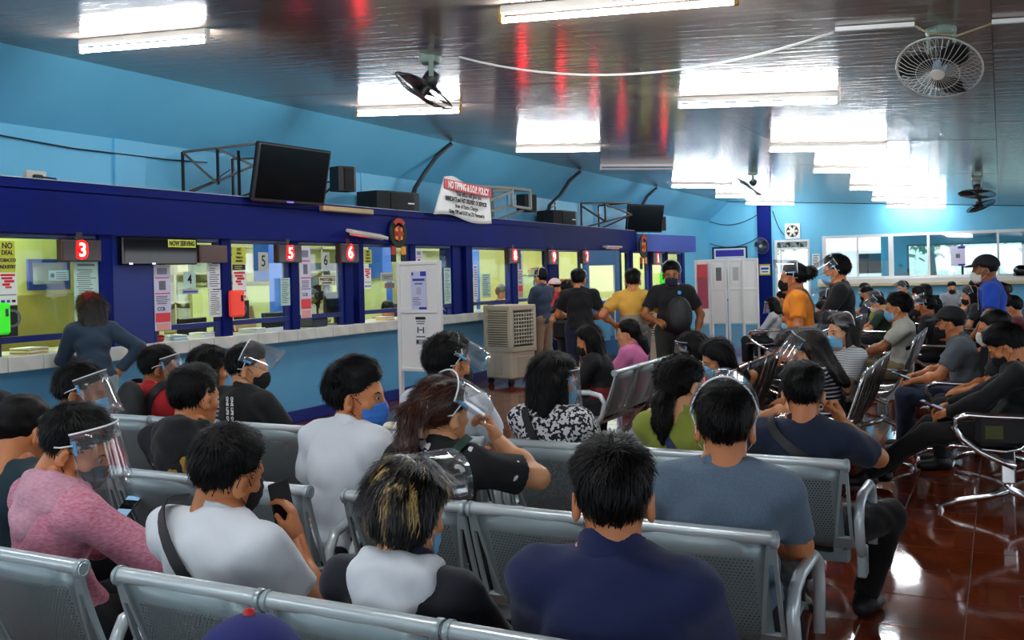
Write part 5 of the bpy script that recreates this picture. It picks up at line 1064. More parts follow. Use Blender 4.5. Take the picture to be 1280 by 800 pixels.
    if eyes:
        for s in (-1, 1):
            e = MB().lathe([(0, .003), (.005, .0032), (.0085, .0055), (.010, .009)], 12, Matrix.Translation(tuple(H0 + HM @ V3(s * .031, .0915, .008))) @ (Matrix([list(r_) for r_ in (HM @ rotm('X', 90)).tolist()]).to_4x4())).build('eye', mat('eye white', 'B4A698', .3), root, True)
            MB().lathe([(0, .0018), (.0066, .002), (.007, .004)], 10, Matrix.Translation(tuple(H0 + HM @ V3(s * .031, .0918, .008))) @ (Matrix([list(r_) for r_ in (HM @ rotm('X', 90)).tolist()]).to_4x4())).build('iris', mat('dark iris', '140C08', .15), e)
        br = MB()
        for s in (-1, 1): br.tube([tuple(HM @ V3(s * x, y, z) + H0) for x, y, z in ((.014, .091, .024), (.03, .0885, .031), (.046, .077, .027))], [.0025, .0038, .002], 6)
        bo_ = br.build('eyebrow', hm, ho)
    if cap:
        v = Vox([('e', V3(0, -.01, .06), (.11, .13, .1)), ('e', V3(0, .14, .06), (.08, .09, .03))], max(hv, .008), .02)
        for p in SK[:2]: v.union(p, .035)
        X, Y, Z = v.g(); v.d = np.maximum(v.d - .017, (.048 - .15 * np.clip(-Y, -.05, .1) - Z)).astype(f32)
        br_ = np.maximum(np.abs(Z - .062 + .22 * np.clip(Y - .08, 0, 1) + 4 * X * X) - .005, np.maximum(np.sqrt((X / .075) ** 2 + ((Y - .085) / .085) ** 2) * .075 - .075, .05 - Y)); v.d = np.minimum(v.d, br_).astype(f32)
        link('cap', to_mesh('cap', [xform(v.mesh(), HM, H0)], cap), root)
    root['_j'] = None; del root['_j']
    return dict(root=root, N=N, Sh=Sh, arms=arms, P=P, d2=d2, fwd=fwd, across=across, H0=H0, HM=HM, C2=C2, shirt=so, lg=lg, nd=nd, sv=smesh[0])
def strap(p, a, b, m, name='strap', wd=.035, via=(), drop=0.):
    """flat strap laid over the body between points given in the person's own frame"""
    pts = [V3(*a)] + [V3(*q) for q in via] + [V3(*b)]; P = []
    for i in range(len(pts) - 1):
        for j in range(6): P.append(pts[i] * (1 - j / 6) + pts[i + 1] * j / 6)
    P.append(pts[-1]); ctr = p['C2']; v = []; f = []; A0 = p['P']; AX = p['N'] - A0
    for i, q in enumerate(P):
        a = A0 + AX * np.clip(((q - A0) @ AX) / (AX @ AX), .1, .82); d = unit(q - a); rel = p['sv'] - a; t = rel @ d; sel = (np.linalg.norm(rel - t[:, None] * d, axis=1) < .03) & (t > 0)
        if sel.any(): P[i] = a + d * (np.max(t[sel]) + .004)
    P = [(P[max(i - 1, 0)] + P[i] * 2 + P[min(i + 1, len(P) - 1)]) / 4 + unit(P[i] - ctr) * .002 for i in range(len(P))]
    for i, q in enumerate(P):
        t = unit(P[min(i + 1, len(P) - 1)] - P[max(i - 1, 0)]); n = unit(q - ctr - t * ((q - ctr) @ t)); s = np.cross(t, n) * wd / 2
        for e in (0, .004): v += [tuple(q - s + n * e), tuple(q + s + n * e)]
    for i in range(len(P) - 1):
        a_, b_ = 4 * i, 4 * i + 4; f += [(a_ + 2, a_ + 3, b_ + 3, b_ + 2), (a_, b_, b_ + 1, a_ + 1), (a_, a_ + 2, b_ + 2, b_), (a_ + 1, b_ + 1, b_ + 3, a_ + 3)]
    return MB().add(v, f).build(name, m, p['root'], 50)
def phone(pos, dirn, nrm, label, m=None, screen=True, parent_p=None):
    """a phone in world space built in the frame of the person that holds it"""
    d = unit(V3(*dirn)); n = unit(V3(*nrm)); n = unit(n - d * (n @ d)); x = np.cross(d, n); M = Matrix([[x[i], d[i], n[i]] for i in range(3)]).to_4x4()
    t = thing('mobile_phone', label, 'phone'); W_ = parent_p['root']; Mw = Matrix.Translation(W_.location) @ W_.rotation_euler.to_matrix().to_4x4() @ Matrix.Scale(W_.scale[0], 4)
    t.matrix_world = Mw @ Matrix.Translation(tuple(pos)) @ M
    MB().box((-.037, -.078, -.0045), (.037, .078, .0045), 0, .004).build('case', m or black, t)
    if screen: MB().box((-.034, -.073, .0046), (.034, .073, .0052)).build('screen', mat('phone screen lit', '8FB8D8', .2, emit=.2), t); MB().box((-.034, .0, .0053), (.034, .05, .0056)).build('dark_panel', gblack, t)
    return t
# ------------------------------------------------------------------ the people in the three near rows (all facing the far hall)
def tee(n, c, **k): k.setdefault('bump', (11, .55, (1, 1, .6))); return mat(n, c, .88, sheen=.12, **k)
white_tee = tee('white cotton', 'DDE3EA'); navy_polo = tee('navy pique cotton', '0E1C4C', bump=(500, .3)); navy_tee = tee('navy cotton', '12203A'); blk_tee = tee('black cotton', '0F1014'); grey_tee = tee('heather blue grey cotton', '54677C', noise=(220, '627689', .35, .65)); green_top = tee('olive green cotton', '8C9638'); red_tee = tee('red cotton', 'C01C24')
pink_hood = tee('heather rose knit', 'C86A84', noise=(60, 'D8A0B4', .35, .7, (1, 1, 3))); sleeve_g = tee('charcoal sleeve', '4A4E54')
N_ = 4200
p = person('navy polo man with neat black hair sitting in the second silver row', (-.80, 2.07, 0), 10, sc=.975, lean=-13, slump=16, head=(9, 4, 0), hair='short', skin=1, shirt=navy_polo, collar=('polo', navy_polo), hv=.0065, bv=.0125, nstr=6500, fat=1.08, shoes=False, strl=.032)
p = person('person with blond streaked black hair in dark jacket with white hood lining', (-1.33, 2.06, 0), 0, sc=.905, lean=-16, slump=20, head=(-8, 12, 0), hair='shaggy', skin=2, shirt=tee('dark navy jacket', '0E1420'), sleeve='long', hood=white_tee, collar=('polo', tee('navy collar', '121C38')), hv=.0065, bv=.0125, nstr=6500, mask='blue', shield=95, shoes=False, strl=.06,
    hc=mat('streaked hair', '0C0A0A', .38, noise=(26, 'C8A868', .58, .66, (1, 1, .12)), bump=(240, .25, (1, 1, .12))))
MB().obox(p['Sh'][-1] + V3(-.02, -.03, -.03), (.035, .012, .06), Matrix.Rotation(R(25), 3, 'Y')).build('orange_panel', mat('orange cloth', 'E8622C', .8), p['shirt'])
p = person('man in white tee with a black sling strap holding a phone to his ear', (-2.0, 2.10, 0), 0, sc=.95, lean=-14, slump=22, side=2, head=(-14, 8, 10), hair='short', skin=1, shirt=white_tee, hv=.0065, bv=.0125, nstr=5500, R_=(.13, .14, .83), hands=('relax', 'hold'), hand_dirs=(None, ((-.3, .15, .95), (-.75, -.3, .1))), shoes=False, mask='black')
phone(p['arms'][1][1] + V3(-.065, .015, .09), (-.1, -.15, 1), (-.9, .3, 0), 'dark phone at the ear of the white tee man', None, False, p)
strap(p, p['Sh'][-1] + V3(.07, .03, .075), p['C2'] + V3(.09, -.125, -.08), black, 'sling_strap', .04, [p['Sh'][-1] + V3(.085, -.06, .02)])
p = person('person in rose heather hooded sweater bent over a phone', (-2.68, 2.09, 0), -14, sc=.97, lean=-8, slump=22, head=(-42, 26, 4), hair='short', skin=1, shirt=pink_hood, sleeve='long', hood=tee('pale rose knit', 'DAA6B8', noise=(60, 'C88AA0', .35, .7, (1, 1, 3))), hv=.0065, bv=.0125, nstr=5500, mask='black', shield=35, L=(-.02, .36, .66), R_=(.17, .38, .66), hands=('hold', 'hold'), hand_dirs=(((.25, .75, .45), (.55, .1, .5)), ((-.15, .8, .45), (-.6, .1, .5))), shoes=False, eyes=True)
phone(p['arms'][1][1] + V3(-.075, .10, .06), (-.05, .75, .55), (0, -.55, .8), 'phone with lit screen held by the rose sweater wearer', None, True, p)
for s in (-1, 1):
    E, Wr = p['arms'][s]; MB().tube([tuple(E * .35 + Wr * .65), tuple(E * .08 + Wr * .92)], [.047, .043], 14).build('dark_cuff', sleeve_g, p['shirt'], 40)
p = person('seated person at the left edge with hands holding a phone', (-3.22, 2.3, 0), 8, sc=.95, lean=-6, slump=16, head=(0, 15, 0), skin=1, shirt=tee('dark teal jacket', '14323E'), sleeve='long', L=(-.08, .36, .60), R_=(.16, .36, .62), hands=('hold', 'hold'), shoes=False)
phone(p['arms'][1][1] + V3(-.05, .09, .05), (0, .75, .5), (0, -.5, .8), 'dark phone in hands at the left edge', None, True, p)
p = person('person in a navy cap with red button sitting in the row nearest the camera', (-1.03, 1.12, 0), 0, sc=.86, lean=-10, slump=16, head=(10, 6, 0), skin=1, shirt=navy_tee, cap=mat('navy cap', '1A2470', .8), shoes=False, hv=.008)
MB().lathe([(0, .012), (.009, .008), (.011, 0)], 12, Matrix.Translation(tuple(p['H0'] + p['HM'] @ V3(0, -.012, .146)))).build('cap_button', red, p['root'], True)
# second row
p = person('man in grey heather tee with a clear face shield pushed up', (-.79, 3.03, 0), 5, sc=.99, lean=-13, slump=15, head=(9, 4, 0), skin=1, shirt=grey_tee, collar=('tee', grey_tee), hv=.0065, bv=.0125, nstr=6000, shield=93, fat=1.05, mask='white', shoes=False)
p = person('woman with auburn ponytail and printed black tee raising her hand to her face', (-1.86, 3.08, 0), 4, sc=.98, lean=-12, slump=16, head=(-24, 2, 3), hair='pony', hc='auburn', fem=True, skin=2, shirt=speckled('black tee white print', '0F1014', 'D8D8DC', 16, .68), hv=.0065, bv=.0125, nstr=6000, strl=.07, shield=58, R_=(.12, .20, .93), pole=(.95, .1, -.55), hands=('relax', 'grip'), hand_dirs=(None, ((-.5, .2, .75), (-.6, -.5, .1))), shoes=False)
MB().tube([tuple(p['H0'] + p['HM'] @ (V3(0, -.135, .025) + V3(.032 * math.cos(a * PI / 6), .012 * math.sin(a * PI / 6), .030 * math.sin(a * PI / 6)))) for a in range(12)], .007, 6, close=True).build('hair_tie', mat('lime hair tie', 'C8F024', .6), p['root'], True)
strap(p, p['Sh'][1] + V3(-.06, .02, .075), p['C2'] + V3(-.12, -.115, -.1), mat('bottle green strap', '12352A', .7), 'sling_strap', .03, [p['Sh'][1] + V3(-.09, -.08, .02)])
p = person('man in white tee with royal blue mask looking to the right', (-2.34, 3.10, 0), -12, sc=1.01, lean=-2, slump=18, head=(-62, 2, 0), hair='thick', skin=1, shirt=white_tee, hv=.006, bv=.0125, nstr=6500, mask='royal', eyes=True, shoes=False, R_=(.17, .25, .56), L=(-.18, .25, .56), strl=.04)
p = person('person in dark hooded jacket with gold and violet print', (-3.10, 3.05, 0), 0, sc=.99, lean=-9, slump=18, head=(-6, 4, 0), skin=1, shirt=speckled('dark print jacket', '15161E', 'B89038', 9, .64), sleeve='long', hood=tee('black hood cloth', '101116'), hv=.008, bv=.014, nstr=4500, shoes=False)
p = person('man in red shirt with blue mask and face shield on his head', (-3.84, 3.06, 0), -10, sc=.985, lean=-8, slump=18, head=(-48, 6, 0), skin=3, shirt=red_tee, hv=.008, bv=.014, nstr=4500, mask='blue', shield=25, shoes=False)
p = person('person in dark teal jacket sitting left of the red shirt', (-4.42, 3.06, 0), 0, sc=.86, lean=-10, slump=16, head=(0, 10, 0), skin=1, shirt=MT['dark teal jacket'], sleeve='long', shoes=False)
# third row
p = person('man in navy tee with a cross strap touching his right ear', (-.76, 4.2, 0), 0, sc=.95, legs={-1: ((-.12, .43, .475), (-.12, .44, .085)), 1: ((.31, .36, .46), (.20, .30, .085))}, pants=tee('black jeans', '0C0C10'), lean=-11, slump=16, head=(8, 8, 0), skin=1, shirt=navy_tee, collar=('tee', navy_tee), hv=.0075, bv=.014, nstr=5500, mask='white', R_=(.145, .06, .945), pole=(.7, .3, -.9), hands=('relax', 'fist'), hand_dirs=(None, ((-.4, .1, .9), (-.7, -.6, .1))))
strap(p, p['Sh'][-1] + V3(.085, .0, .07), p['C2'] + V3(.13, -.10, -.06), mat('black webbing', '17181C', .6), 'sling_strap', .04, [p['Sh'][-1] + V3(.10, -.075, .01)])
p = person('woman in olive green top with a low black ponytail', (-1.27, 4.18, 0), -6, sc=.97, lean=-12, slump=18, head=(-26, 10, -8), hair='lowpony', fem=True, skin=2, shirt=green_top, sleeve='three', hv=.0075, bv=.014, nstr=6000, strl=.07, shoes=False)
strap(p, p['Sh'][-1] + V3(.09, -.06, .05), p['C2'] + V3(.09, -.12, -.12), mat('denim strap', '28365C', .7), 'sling_strap', .035)
p = person('woman in black and white patterned blouse with shoulder length hair', (-1.90, 4.18, 0), -4, sc=.97, lean=-12, slump=16, head=(-28, 4, 0), hair='mid', fem=True, skin=2, shirt=speckled('mottled blouse', 'E4E4E8', '1A1A20', 55, .5), sleeve='three', hv=.0075, bv=.014, nstr=5500, strl=.06, mask='blue', shield=5, shoes=False, fat=1.08)
strap(p, p['Sh'][-1] + V3(.06, -.05, .06), p['C2'] + V3(.06, -.125, -.10), mat('black webbing', '17181C', .6), 'sling_strap', .045)
p = person('man in white shirt with thick black hair and face shield beside the aisle', (-2.50, 4.2, 0), -4, sc=1.03, lean=-10, slump=16, head=(-26, 2, 0), hair='thick', skin=1, shirt=white_tee, hv=.008, bv=.014, nstr=5500, mask='black', shield=60, fat=1.08, shoes=False)
p = person('man in black tee with white lettering down his back and a shield', (-3.83, 4.2, 0), -8, sc=.985, lean=-10, slump=15, head=(-50, 4, 0), hair='short', skin=2, shirt=blk_tee, hv=.008, bv=.015, nstr=4500, mask='black', shield=70, shoes=False)
for k in range(2): lettering('ONE LIFE ONE LIFE', .028, wink, p['root'], p['C2'] + V3(.02 + .04 * k, -.128, .02), Matrix(((0, 1, 0), (0, 0, -1), (-1, 0, 0))), .9, .001)
p = person('person in maroon and white striped top with dark hair', (-4.14, 4.22, 0), -8, sc=.97, lean=-11, slump=16, head=(-12, 8, 0), hair='mid', fem=True, skin=1, shirt=striped('maroon stripe', 'E2DCDA', '5A2430', 36, .6), hv=.008, bv=.015, nstr=4500, strl=.06, shoes=False)
p = person('person in red shirt wearing a black backpack and face shield', (-4.60, 4.22, 0), -10, sc=.965, lean=-6, slump=16, head=(-34, 6, 0), skin=3, shirt=red_tee, hv=.008, bv=.015, nstr=4500, shield=20, shoes=False)
bag = tag(link('backpack', to_mesh('backpack', [field_mesh([('e', V3(0, 0, .0), (.13, .075, .2), None), ('e', V3(0, -.05, -.06), (.10, .05, .11), None)], .014, .03)], mat('black nylon', '101116', .6)), None, (-4.60, 4.02, .78), R(-10)), 'black backpack worn over the red shirt', 'backpack')
for s in (-1, 1): strap(p, p['Sh'][s] + V3(-s * .06, .03, .075), p['C2'] + V3(s * .10, -.10, -.02), MT['black nylon'], 'shoulder_strap', .05, [p['Sh'][s] + V3(-s * .06, -.085, .02)])
# ------------------------------------------------------------------ people on the side facing benches
K = 90
legs_c = {-1: ((-.10, .42, .50), (-.06, .46, .09)), 1: ((.06, .44, .56), (.16, .62, .30))}
person('woman in black jacket with red and white sleeve stripes holding a paper', (-2.95, 7.35, 0), K + 4, sc=.93, lean=2, slump=18, head=(6, 14, 0), hair='mid', fem=True, skin=1, shirt=bands('jacket black over maroon', '0E0E12', '7A1A1C', .66), sleeve='long', mask='black', L=(-.12, .36, .66), R_=(.10, .38, .64), hands=('hold', 'hold'), bv=.015, nstr=3000, strl=.06)
person('woman in pink top with a yellow hair clip', (-2.93, 8.05, 0), K - 10, sc=.93, lean=-4, slump=14, head=(20, 6, 0), hair='lowpony', fem=True, skin=2, shirt=tee('pink cotton', 'E07AAE'), bv=.015, nstr=2500)
t = thing('paper_sheet', 'white paper sheets held by the woman with striped sleeves', 'paper', (-3.36, 7.3, .66)); t.rotation_euler = (R(20), R(-24), R(15))
for k in range(2): MB().box((-.11, -.15 + k * .03, k * .003), (.11, .15 + k * .03, k * .003 + .0015)).build('sheet', paper, t)
p = person('woman in black tee leaning her masked face on one hand', (-1.78, 6.45, 0), K + 6, sc=.90, lean=-14, slump=14, side=-8, head=(18, 24, -16), hair='mid', fem=True, skin=2, shirt=blk_tee, pants=tee('light grey trousers', '7E8280'), legs={-1: ((-.13, .44, .50), (-.13, .46, .09)), 1: ((.02, .46, .60), (-.16, .60, .42))}, mask='blue', L=(.02, .13, .86), R_=(.22, -.14, .70), hands=('hold', 'relax'), bv=.013, hv=.0075, nstr=4000, strl=.06, eyes=True)
person('woman with face shield and light grey clothes next to the leaning woman', (-1.93, 7.02, 0), K, sc=.92, lean=6, slump=24, head=(4, 24, 0), hair='mid', fem=True, skin=2, shirt=tee('pale grey knit', 'B4B8B8'), sleeve='long', mask='white', shield=28, L=(-.1, .4, .62), R_=(.1, .42, .62), bv=.015, nstr=3000, strl=.05, eyes=True)
person('person with cropped hair and red collar bending forward', (-1.95, 7.62, 0), K + 10, sc=.93, lean=18, slump=30, head=(0, 24, 0), skin=3, shirt=tee('wine red tee', '7A1620'), bv=.016)
p = person('woman in navy and white striped tee with dark mask and tilted shield', (-1.08, 6.5, 0), K + 2, sc=.95, lean=-2, slump=18, head=(2, 30, 0), hair='long', hc='dark', fem=True, skin=2, shirt=striped('navy stripe', 'D4D6DC', '14182C', 36, .4), pants=tee('blue denim', '3464B4', noise=(60, '2C58A4', .4, .6)), mask='navy', shield=62, L=(-.08, .38, .60), R_=(.12, .36, .60), hv=.0075, bv=.013, nstr=5000, strl=.08, legs=legs_c, eyes=True)
person('person with long dark brown hair in black tee bending over', (-1.12, 7.05, 0), K + 4, sc=.98, lean=10, slump=34, head=(0, 34, 0), hair='long', hc='dark', fem=True, skin=1, shirt=tee('washed black tee', '1C1A18'), bv=.014, nstr=5000, strl=.08, hv=.008)
p = person('woman with light blue mask and lanyard in fine striped white top', (-1.08, 7.62, 0), K + 32, sc=.98, lean=-6, slump=14, head=(14, 2, 0), hair='mid', hc='dark', fem=True, skin=2, shirt=striped('fine grey stripe', 'E6E8EA', 'A8ACB2', 60, .6), mask='blue', shield=95, bv=.014, hv=.0075, nstr=3500, strl=.05, eyes=True)
MB().tube([tuple(p['N'] + V3(-.07, -.01, .02)), tuple(p['N'] + V3(-.06, .07, -.04)), tuple(p['C2'] + V3(0, .14, -.02)), tuple(p['N'] + V3(.06, .07, -.04)), tuple(p['N'] + V3(.07, -.01, .02))], .006, 6).build('lanyard', mat('crimson ribbon', 'B01828', .7), p['root'], True)
bl_leg = {-1: ((-.10, .45, .44), (-.10, .86, .12)), 1: ((.11, .46, .46), (.16, .80, .11))}
p = person('man in black jacket and trousers dozing with his chin down', (-.02, 6.98, 0), K - 4, sc=.97, lean=-18, slump=30, head=(4, 34, 0), hair='thick', skin=1, shirt=tee('black jacket cloth', '0C0D10'), sleeve='long', pants=tee('black trousers', '0B0B0E'), mask='black', legs=bl_leg, L=(-.08, .34, .58), R_=(.10, .36, .60), hands=('hold', 'hold'), hv=.007, bv=.0125, nstr=5000, strl=.045, eyes=True)
phone(p['arms'][-1][1] + V3(.05, .10, .04), (.1, .8, .3), (0, -.3, .9), 'phone in a red case held by the man in black jacket', mat('red phone case', 'A8283A', .4), True, p)
t = thing('sling_bag', 'black sling bag with olive patch beside the man in black jacket', 'bag', (-.02, 6.62, .52), R(8)); MB().box((-.15, -.05, -.1), (.15, .05, .1), 0, .03).build('pouch', mat('black nylon', '101116', .6), t); MB().box((-.1, -.055, -.05), (.0, -.05, .03)).build('patch', mat('olive patch', '4A4E24', .8), t)
p = person('man in slate polo with black mask and a cap brim, phone in hand', (-.30, 8.55, 0), K, sc=1.0, lean=0, slump=16, head=(0, 4, 0), skin=1, shirt=tee('slate cotton', '5C666E'), mask='black', cap=mat('black cap', '14141A', .8), pants=tee('blue jeans', '24344E'), L=(-.1, .36, .60), R_=(.1, .38, .62), hands=('hold', 'hold'), bv=.014, hv=.008, eyes=True)
phone(p['arms'][-1][1] + V3(.05, .10, .04), (.1, .8, .3), (0, -.3, .9), 'phone held by the man in slate polo', None, True, p)
person('man with white mask strap sitting beyond the dozing man', (.0, 8.0, 0), K, sc=.99, lean=-2, slump=16, head=(6, 4, 0), skin=1, shirt=blk_tee, mask='white', bv=.016)
p = person('man in white tee with dark cross strap and blue mask', (-.95, 10.45, 0), K + 2, sc=1.04, lean=-8, slump=14, head=(0, 4, 0), hair='thick', skin=1, shirt=tee('off white cotton', 'D0D0C4'), mask='blue', L=(-.12, .36, .62), R_=(.14, .36, .60), pants=tee('khaki shorts', '8A7C5C'), shorts=True, bv=.015, hv=.008, nstr=3000)
strap(p, p['Sh'][1] + V3(-.05, .03, .075), p['C2'] + V3(-.16, -.02, -.12), black, 'sling_strap', .05, [p['Sh'][1] + V3(-.08, -.085, .0), p['C2'] + V3(-.02, -.135, -.06)])
# standing people
st_w = {-1: ((-.10, .12, .47), (-.10, .16, .08)), 1: ((.10, -.04, .46), (.10, -.22, .10))}
p = person('woman in orange tee with gathered hair and a brown cross strap walking past', (-1.60, 8.75, 0), K + 8, sit=False, sc=1.0, lean=2, slump=6, head=(0, 0, 0), hair='bun', fem=True, skin=1, shield=88, mask='black', shirt=tee('orange cotton', 'F08A12'), legs=st_w, L=(-.22, .14, .82), R_=(.24, .05, .80), bv=.015, hv=.008, nstr=3000, strl=.04, hem=.72, fat=1.08)
strap(p, p['Sh'][-1] + V3(.05, .02, .07), p['C2'] + V3(.10, -.11, -.16), wood, 'sling_strap', .03, [p['Sh'][-1] + V3(.08, -.08, .0)])
p = person('man in black long sleeved shirt and blue mask holding papers', (-1.36, 9.65, 0), K + 4, sit=False, sc=1.035, lean=2, slump=8, head=(0, 4, 0), hair='thick', skin=1, shirt=blk_tee, sleeve='long', mask='blue', shield=60, L=(-.08, .34, 1.02), R_=(.12, .34, 1.0), hands=('hold', 'hold'), bv=.015, hv=.008, nstr=3000, hem=.74, eyes=True)
t = thing('paper_sheet', 'white folded papers held by the man in black shirt', 'paper', (-1.82, 9.72, 1.02)); t.rotation_euler = (R(10), R(-30), 0)
for k in range(2): MB().box((-.1, -.13 + k * .02, k * .003), (.1, .13 + k * .02, k * .003 + .0015)).build('sheet', paper, t)
p = person('man in blue tee with black cap and white mask walking by the benches', (-.06, 10.05, 0), K, sit=False, sc=1.02, lean=4, slump=6, head=(4, 2, 0), skin=3, shirt=tee('cobalt cotton', '1E50C0'), mask='white', cap=mat('black cap', '14141A', .8), legs=st_w, L=(-.22, .2, .84), R_=(.24, -.06, .80), bv=.015, hv=.008, hem=.70, eyes=True)
MB().obox(p['C2'] + V3(-.0, .118, .0), (.09, .003, .10), Matrix.Rotation(R(0), 3, 'X')).build('shirt_print', mat('pale chest print', 'A8A8B0', .8, noise=(14, 'C86A78', .5, .6)), p['shirt'])
p = person('man in black tee facing the camera with a front worn backpack', (-3.25, 10.25, 0), -163, sit=False, sc=1.03, lean=0, slump=6, head=(0, 6, 0), skin=3, shirt=blk_tee, pants=tee('dark olive trousers', '2C2E26'), mask='navy', shield=88, L=(-.25, .02, .80), R_=(.16, .24, .98), hands=('flat', 'grip'), bv=.014, hv=.0075, nstr=2500, fat=1.1, hem=.74, eyes=True)
MB().cyl(tuple(p['C2'] + V3(-.08, .125, .08)), tuple(p['C2'] + V3(-.08, .132, .08)), .02, 14).build('round_badge', mat('sky blue badge', '4AA8E8', .5), p['shirt'])
tag(link('backpack', to_mesh('backpack', [field_mesh([('e', V3(0, 0, 0), (.14, .085, .21), None), ('e', V3(0, .06, -.05), (.11, .05, .12), None)], .014, .03)], MT['black nylon']), None, (-3.10, 10.02, 1.06), R(-163)), 'black backpack hugged by the man facing the camera', 'backpack')
p = person('man in yellow and grey polo with hands on his hips', (-3.72, 10.3, 0), 22, sit=False, sc=.985, lean=-2, slump=6, head=(0, 4, 0), skin=1, shirt=bands('yellow over grey knit', 'E8B24A', '9A9080', 1.08), collar=('polo', tee('yellow collar', 'E0A844')), L=(-.22, .06, .97), R_=(.22, .06, .97), hands=('fist', 'fist'), pants=tee('stone jeans', '6A6E72'), bv=.014, hv=.008, nstr=3000, fat=1.1, hem=.74)
for q in p['arms'].values(): pass
p = person('man in black tee and dark jeans waiting with his back turned', (-4.72, 11.1, 0), 28, sit=False, sc=1.0, lean=0, slump=8, head=(-18, 4, 0), skin=1, shirt=blk_tee, pants=tee('indigo jeans', '16223E'), shield=40, L=(-.12, .26, 1.0), R_=(.16, .24, .95), bv=.014, hv=.008, nstr=2500, fat=1.12, hem=.76)
person('woman in dark skirt with a handbag beside the man in black tee', (-5.12, 11.7, 0), 50, sit=False, sc=.91, lean=2, slump=8, head=(10, 6, 0), hair='mid', fem=True, skin=2, shirt=tee('midnight blouse', '14161E'), pants=tee('midnight skirt', '12141C'), shorts=True, L=(-.2, .12, .85), bv=.016)
t = thing('handbag', 'black handbag hanging on the arm of the woman in dark skirt', 'bag', (-5.02, 11.35, .82), R(40)); MB().box((-.17, -.06, -.12), (.17, .06, .12), 0, .03).build('body', MT['black nylon'], t); MB().tube([(-.12, 0, .12), (-.1, 0, .26), (0, 0, .31), (.1, 0, .26), (.12, 0, .12)], .01, 6).build('handle', black, t, True)
person('man in slate polo and khaki trousers with folded arms at the counter', (-6.02, 12.75, 0), 78, sit=False, sc=1.015, lean=-2, slump=6, head=(0, 2, 0), skin=1, shirt=tee('slate blue polo', '2C3C54'), collar=('polo', tee('slate blue polo', '2C3C54')), pants=tee('khaki trousers', '9A8064'), mask='blue', shield=85, L=(.02, .24, 1.08), R_=(-.02, .24, 1.04), bv=.015, hv=.009, hem=.80)
person('man with white cap and red and black jacket at the counter', (-6.15, 13.7, 0), 80, sit=False, sc=.93, lean=6, slump=12, head=(0, 6, 0), skin=1, shirt=bands('red over black jacket', 'C02830', '14141A', 1.12), sleeve='long', cap=mat('white cap', 'DADAD6', .7), bv=.018, hv=.011)
legs_w = {-1: ((-.09, .01, .46), (-.09, -.03, .08)), 1: ((.09, .06, .46), (.09, .03, .08))}
p = person('woman with long dark hair in slate long sleeves leaning on the counter', (-6.36, 5.22, 0), 66, sit=False, sc=.935, lean=9, slump=4, head=(8, 4, 0), hair='long', hc='dark', fem=True, skin=1, shirt=tee('slate ribbed knit', '24384C'), sleeve='long', pants=tee('pale sage jeans', '8FA6A4'), legs=legs_w, L=(-.06, .40, 1.0), R_=(.20, -.02, .92), bv=.0125, hv=.0075, nstr=6000, strl=.09, hem=.84)
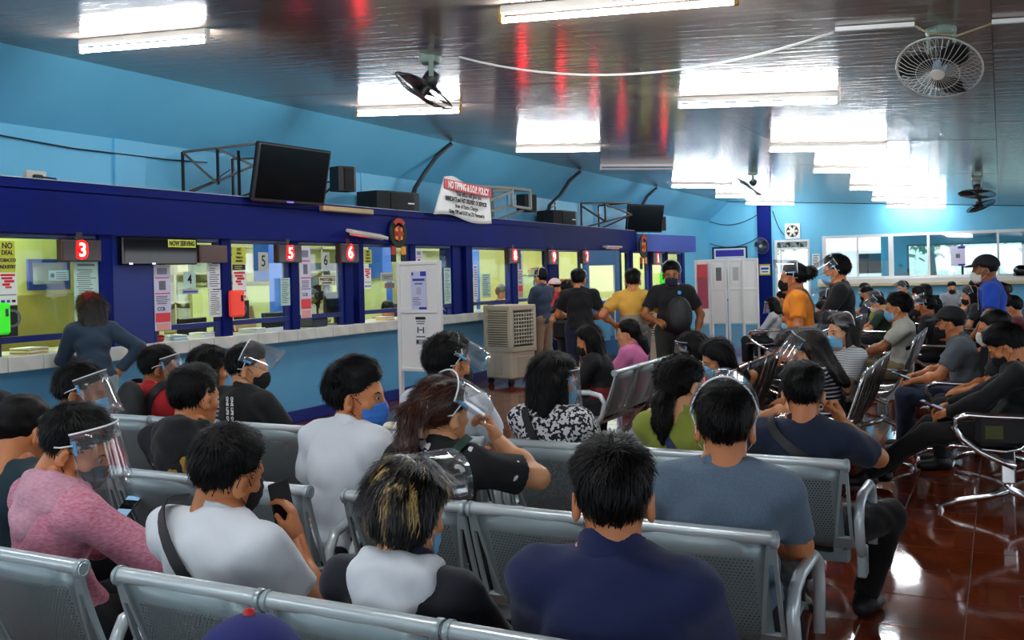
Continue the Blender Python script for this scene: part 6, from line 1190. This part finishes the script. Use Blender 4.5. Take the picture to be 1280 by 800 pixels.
# the far crowd
cl = [tee('crowd ' + c, c) for c in ('20242C', 'C8CCD0', '3A4656', '6A2A2E', '2E4A3A', '8A9A3C', '1A2A5A', '4E4A46', '101014', 'A8B0B8')]
far = [(-3.2, 15.1, .90, 84, 'mid', 'blue', 20, 1, 'woman with white top, blue mask and shield near the white boards'), (-3.2, 16.1, .97, 90, 'short', None, None, 4, 'man with short hair beyond the shielded woman in white'), (-3.3, 17.3, .90, 70, 'short', 'black', 60, 2, 'person with lifted shield seated close to the navy column'),
       (-2.05, 13.5, 1.02, 80, 'mid', 'white', 85, 0, 'person with raised shield behind the orange tee woman'), (-1.66, 15.9, .96, 120, 'short', None, 90, 5, 'person with lifted shield and lime jacket'), (-1.65, 15.0, .92, 90, 'short', 'white', 60, 4, 'person with brownish hair in green jacket'), (-.72, 13.4, .94, 130, 'mid', 'white', None, 6, 'person with white mask between green jacket and white tee'),
       (-2.05, 17.75, 1.0, 80, 'short', 'black', None, 2, 'dark haired man beneath the beige sill'), (-1.66, 20.4, 1.03, 120, 'short', 'blue', 70, 7, 'man with lifted shield against the blue wall below the sill'), (-1.2, 16.95, .99, 60, 'short', None, None, 0, 'person with full black hair seen from behind in the far rows'), (-1.2, 17.85, 1.0, 70, 'mid', None, None, 3, 'person in maroon with black hair in the far rows'),
       (-.93, 22.0, .97, 185, 'short', 'black', None, 9, 'person in pale shirt and black mask facing the camera by the wall'), (-.72, 12.5, .99, 75, 'thick', 'black', 75, 8, 'person slouched in black with a tilted shield'), (-.45, 20.0, 1.04, 80, 'cap', 'black', None, 8, 'person in black cap with white emblem near the sill'), (-.38, 15.5, 1.0, 100, 'mid', 'black', 80, 0, 'dark clad person bent beside the blue tee man'),
       (.06, 14.7, 1.06, 95, 'short', 'white', 50, 2, 'person in slate top with shield beneath the helmet'), (.1, 12.0, .98, 90, 'short', 'blue', None, 3, 'person in maroon behind the man in blue tee'), (-.38, 16.6, .95, 80, 'mid', 'blue', 60, 1, 'person in white with blue mask in the far middle row'), (.05, 18.2, .98, 90, 'short', 'white', None, 6, 'person in dark blue in the far right row'), (-2.4, 20.1, 1.0, 90, 'short', 'blue', None, 0, 'dark clad person in front of the back wall door'), (.06, 13.75, .95, 90, 'short', 'blue', 70, 4, 'green clad person with shield at the far right bench'),
       (-1.95, 10.2, .95, 95, 'short', 'blue', None, 8, 'person in black seated beyond the orange tee'), (-1.95, 11.0, .95, 85, 'mid', 'blue', 40, 9, 'woman in pale grey with shield beyond the orange tee'), (-2.02, 12.8, .93, 90, 'short', 'black', None, 2, 'man in slate seated before the white boards')]
for k, (x, y, sc_, fc, hr_, mk, shd, ci, lab) in enumerate(far):
    person(lab, (x, y, 0), fc, sc=sc_, lean=random.uniform(-10, 4), slump=random.uniform(12, 20), head=(random.uniform(-12, 12), random.uniform(0, 16), 0), hair='short' if hr_ == 'cap' else hr_, fem=hr_ == 'mid', skin=k % 3, shirt=cl[ci], sleeve='long' if k % 3 == 0 else 'short', mask=mk, shield=shd, cap=MT['black cap'] if hr_ == 'cap' else None, hv=.012, bv=.022, shoes=k % 2 == 0 and y < 15, eyes=fc > 110)
# office staff behind the glass
person('clerk with grey cap behind the glass near the cooler', (-8.0, 15.1, 0), -100, sc=1.14, lean=4, slump=14, head=(10, 6, 0), hair='short', hc='grey', skin=1, shirt=cl[2], hv=.011, bv=.02, shoes=False)
person('clerk with black hair behind the glass left of the tall board', (-8.05, 11.55, 0), -110, sc=1.03, lean=10, slump=20, head=(0, 20, 0), hair='short', skin=1, shirt=cl[3], hv=.011, bv=.02, shoes=False)
for k, (x, y) in enumerate(((-8.02, 15.0), (-8.05, 11.5))):
    t = thing('office_chair', 'plain office chair under the clerk ' + ('near the cooler window' if k == 0 else 'left of the tall board'), 'chair', (x, y, 0)); MB().box((-.22, -.22, .36), (.22, .22, .40), 0, .015).build('seat', grey, t)
    for a in (-.2, .17):
        for b in (-.2, .17): MB().box((a, b, 0), (a + .03, b + .03, .36)).build('leg', steel, t)
    MB().box((-.22, -.2, .45), (-.19, .2, .8), 0, .01).build('backrest', grey, t)
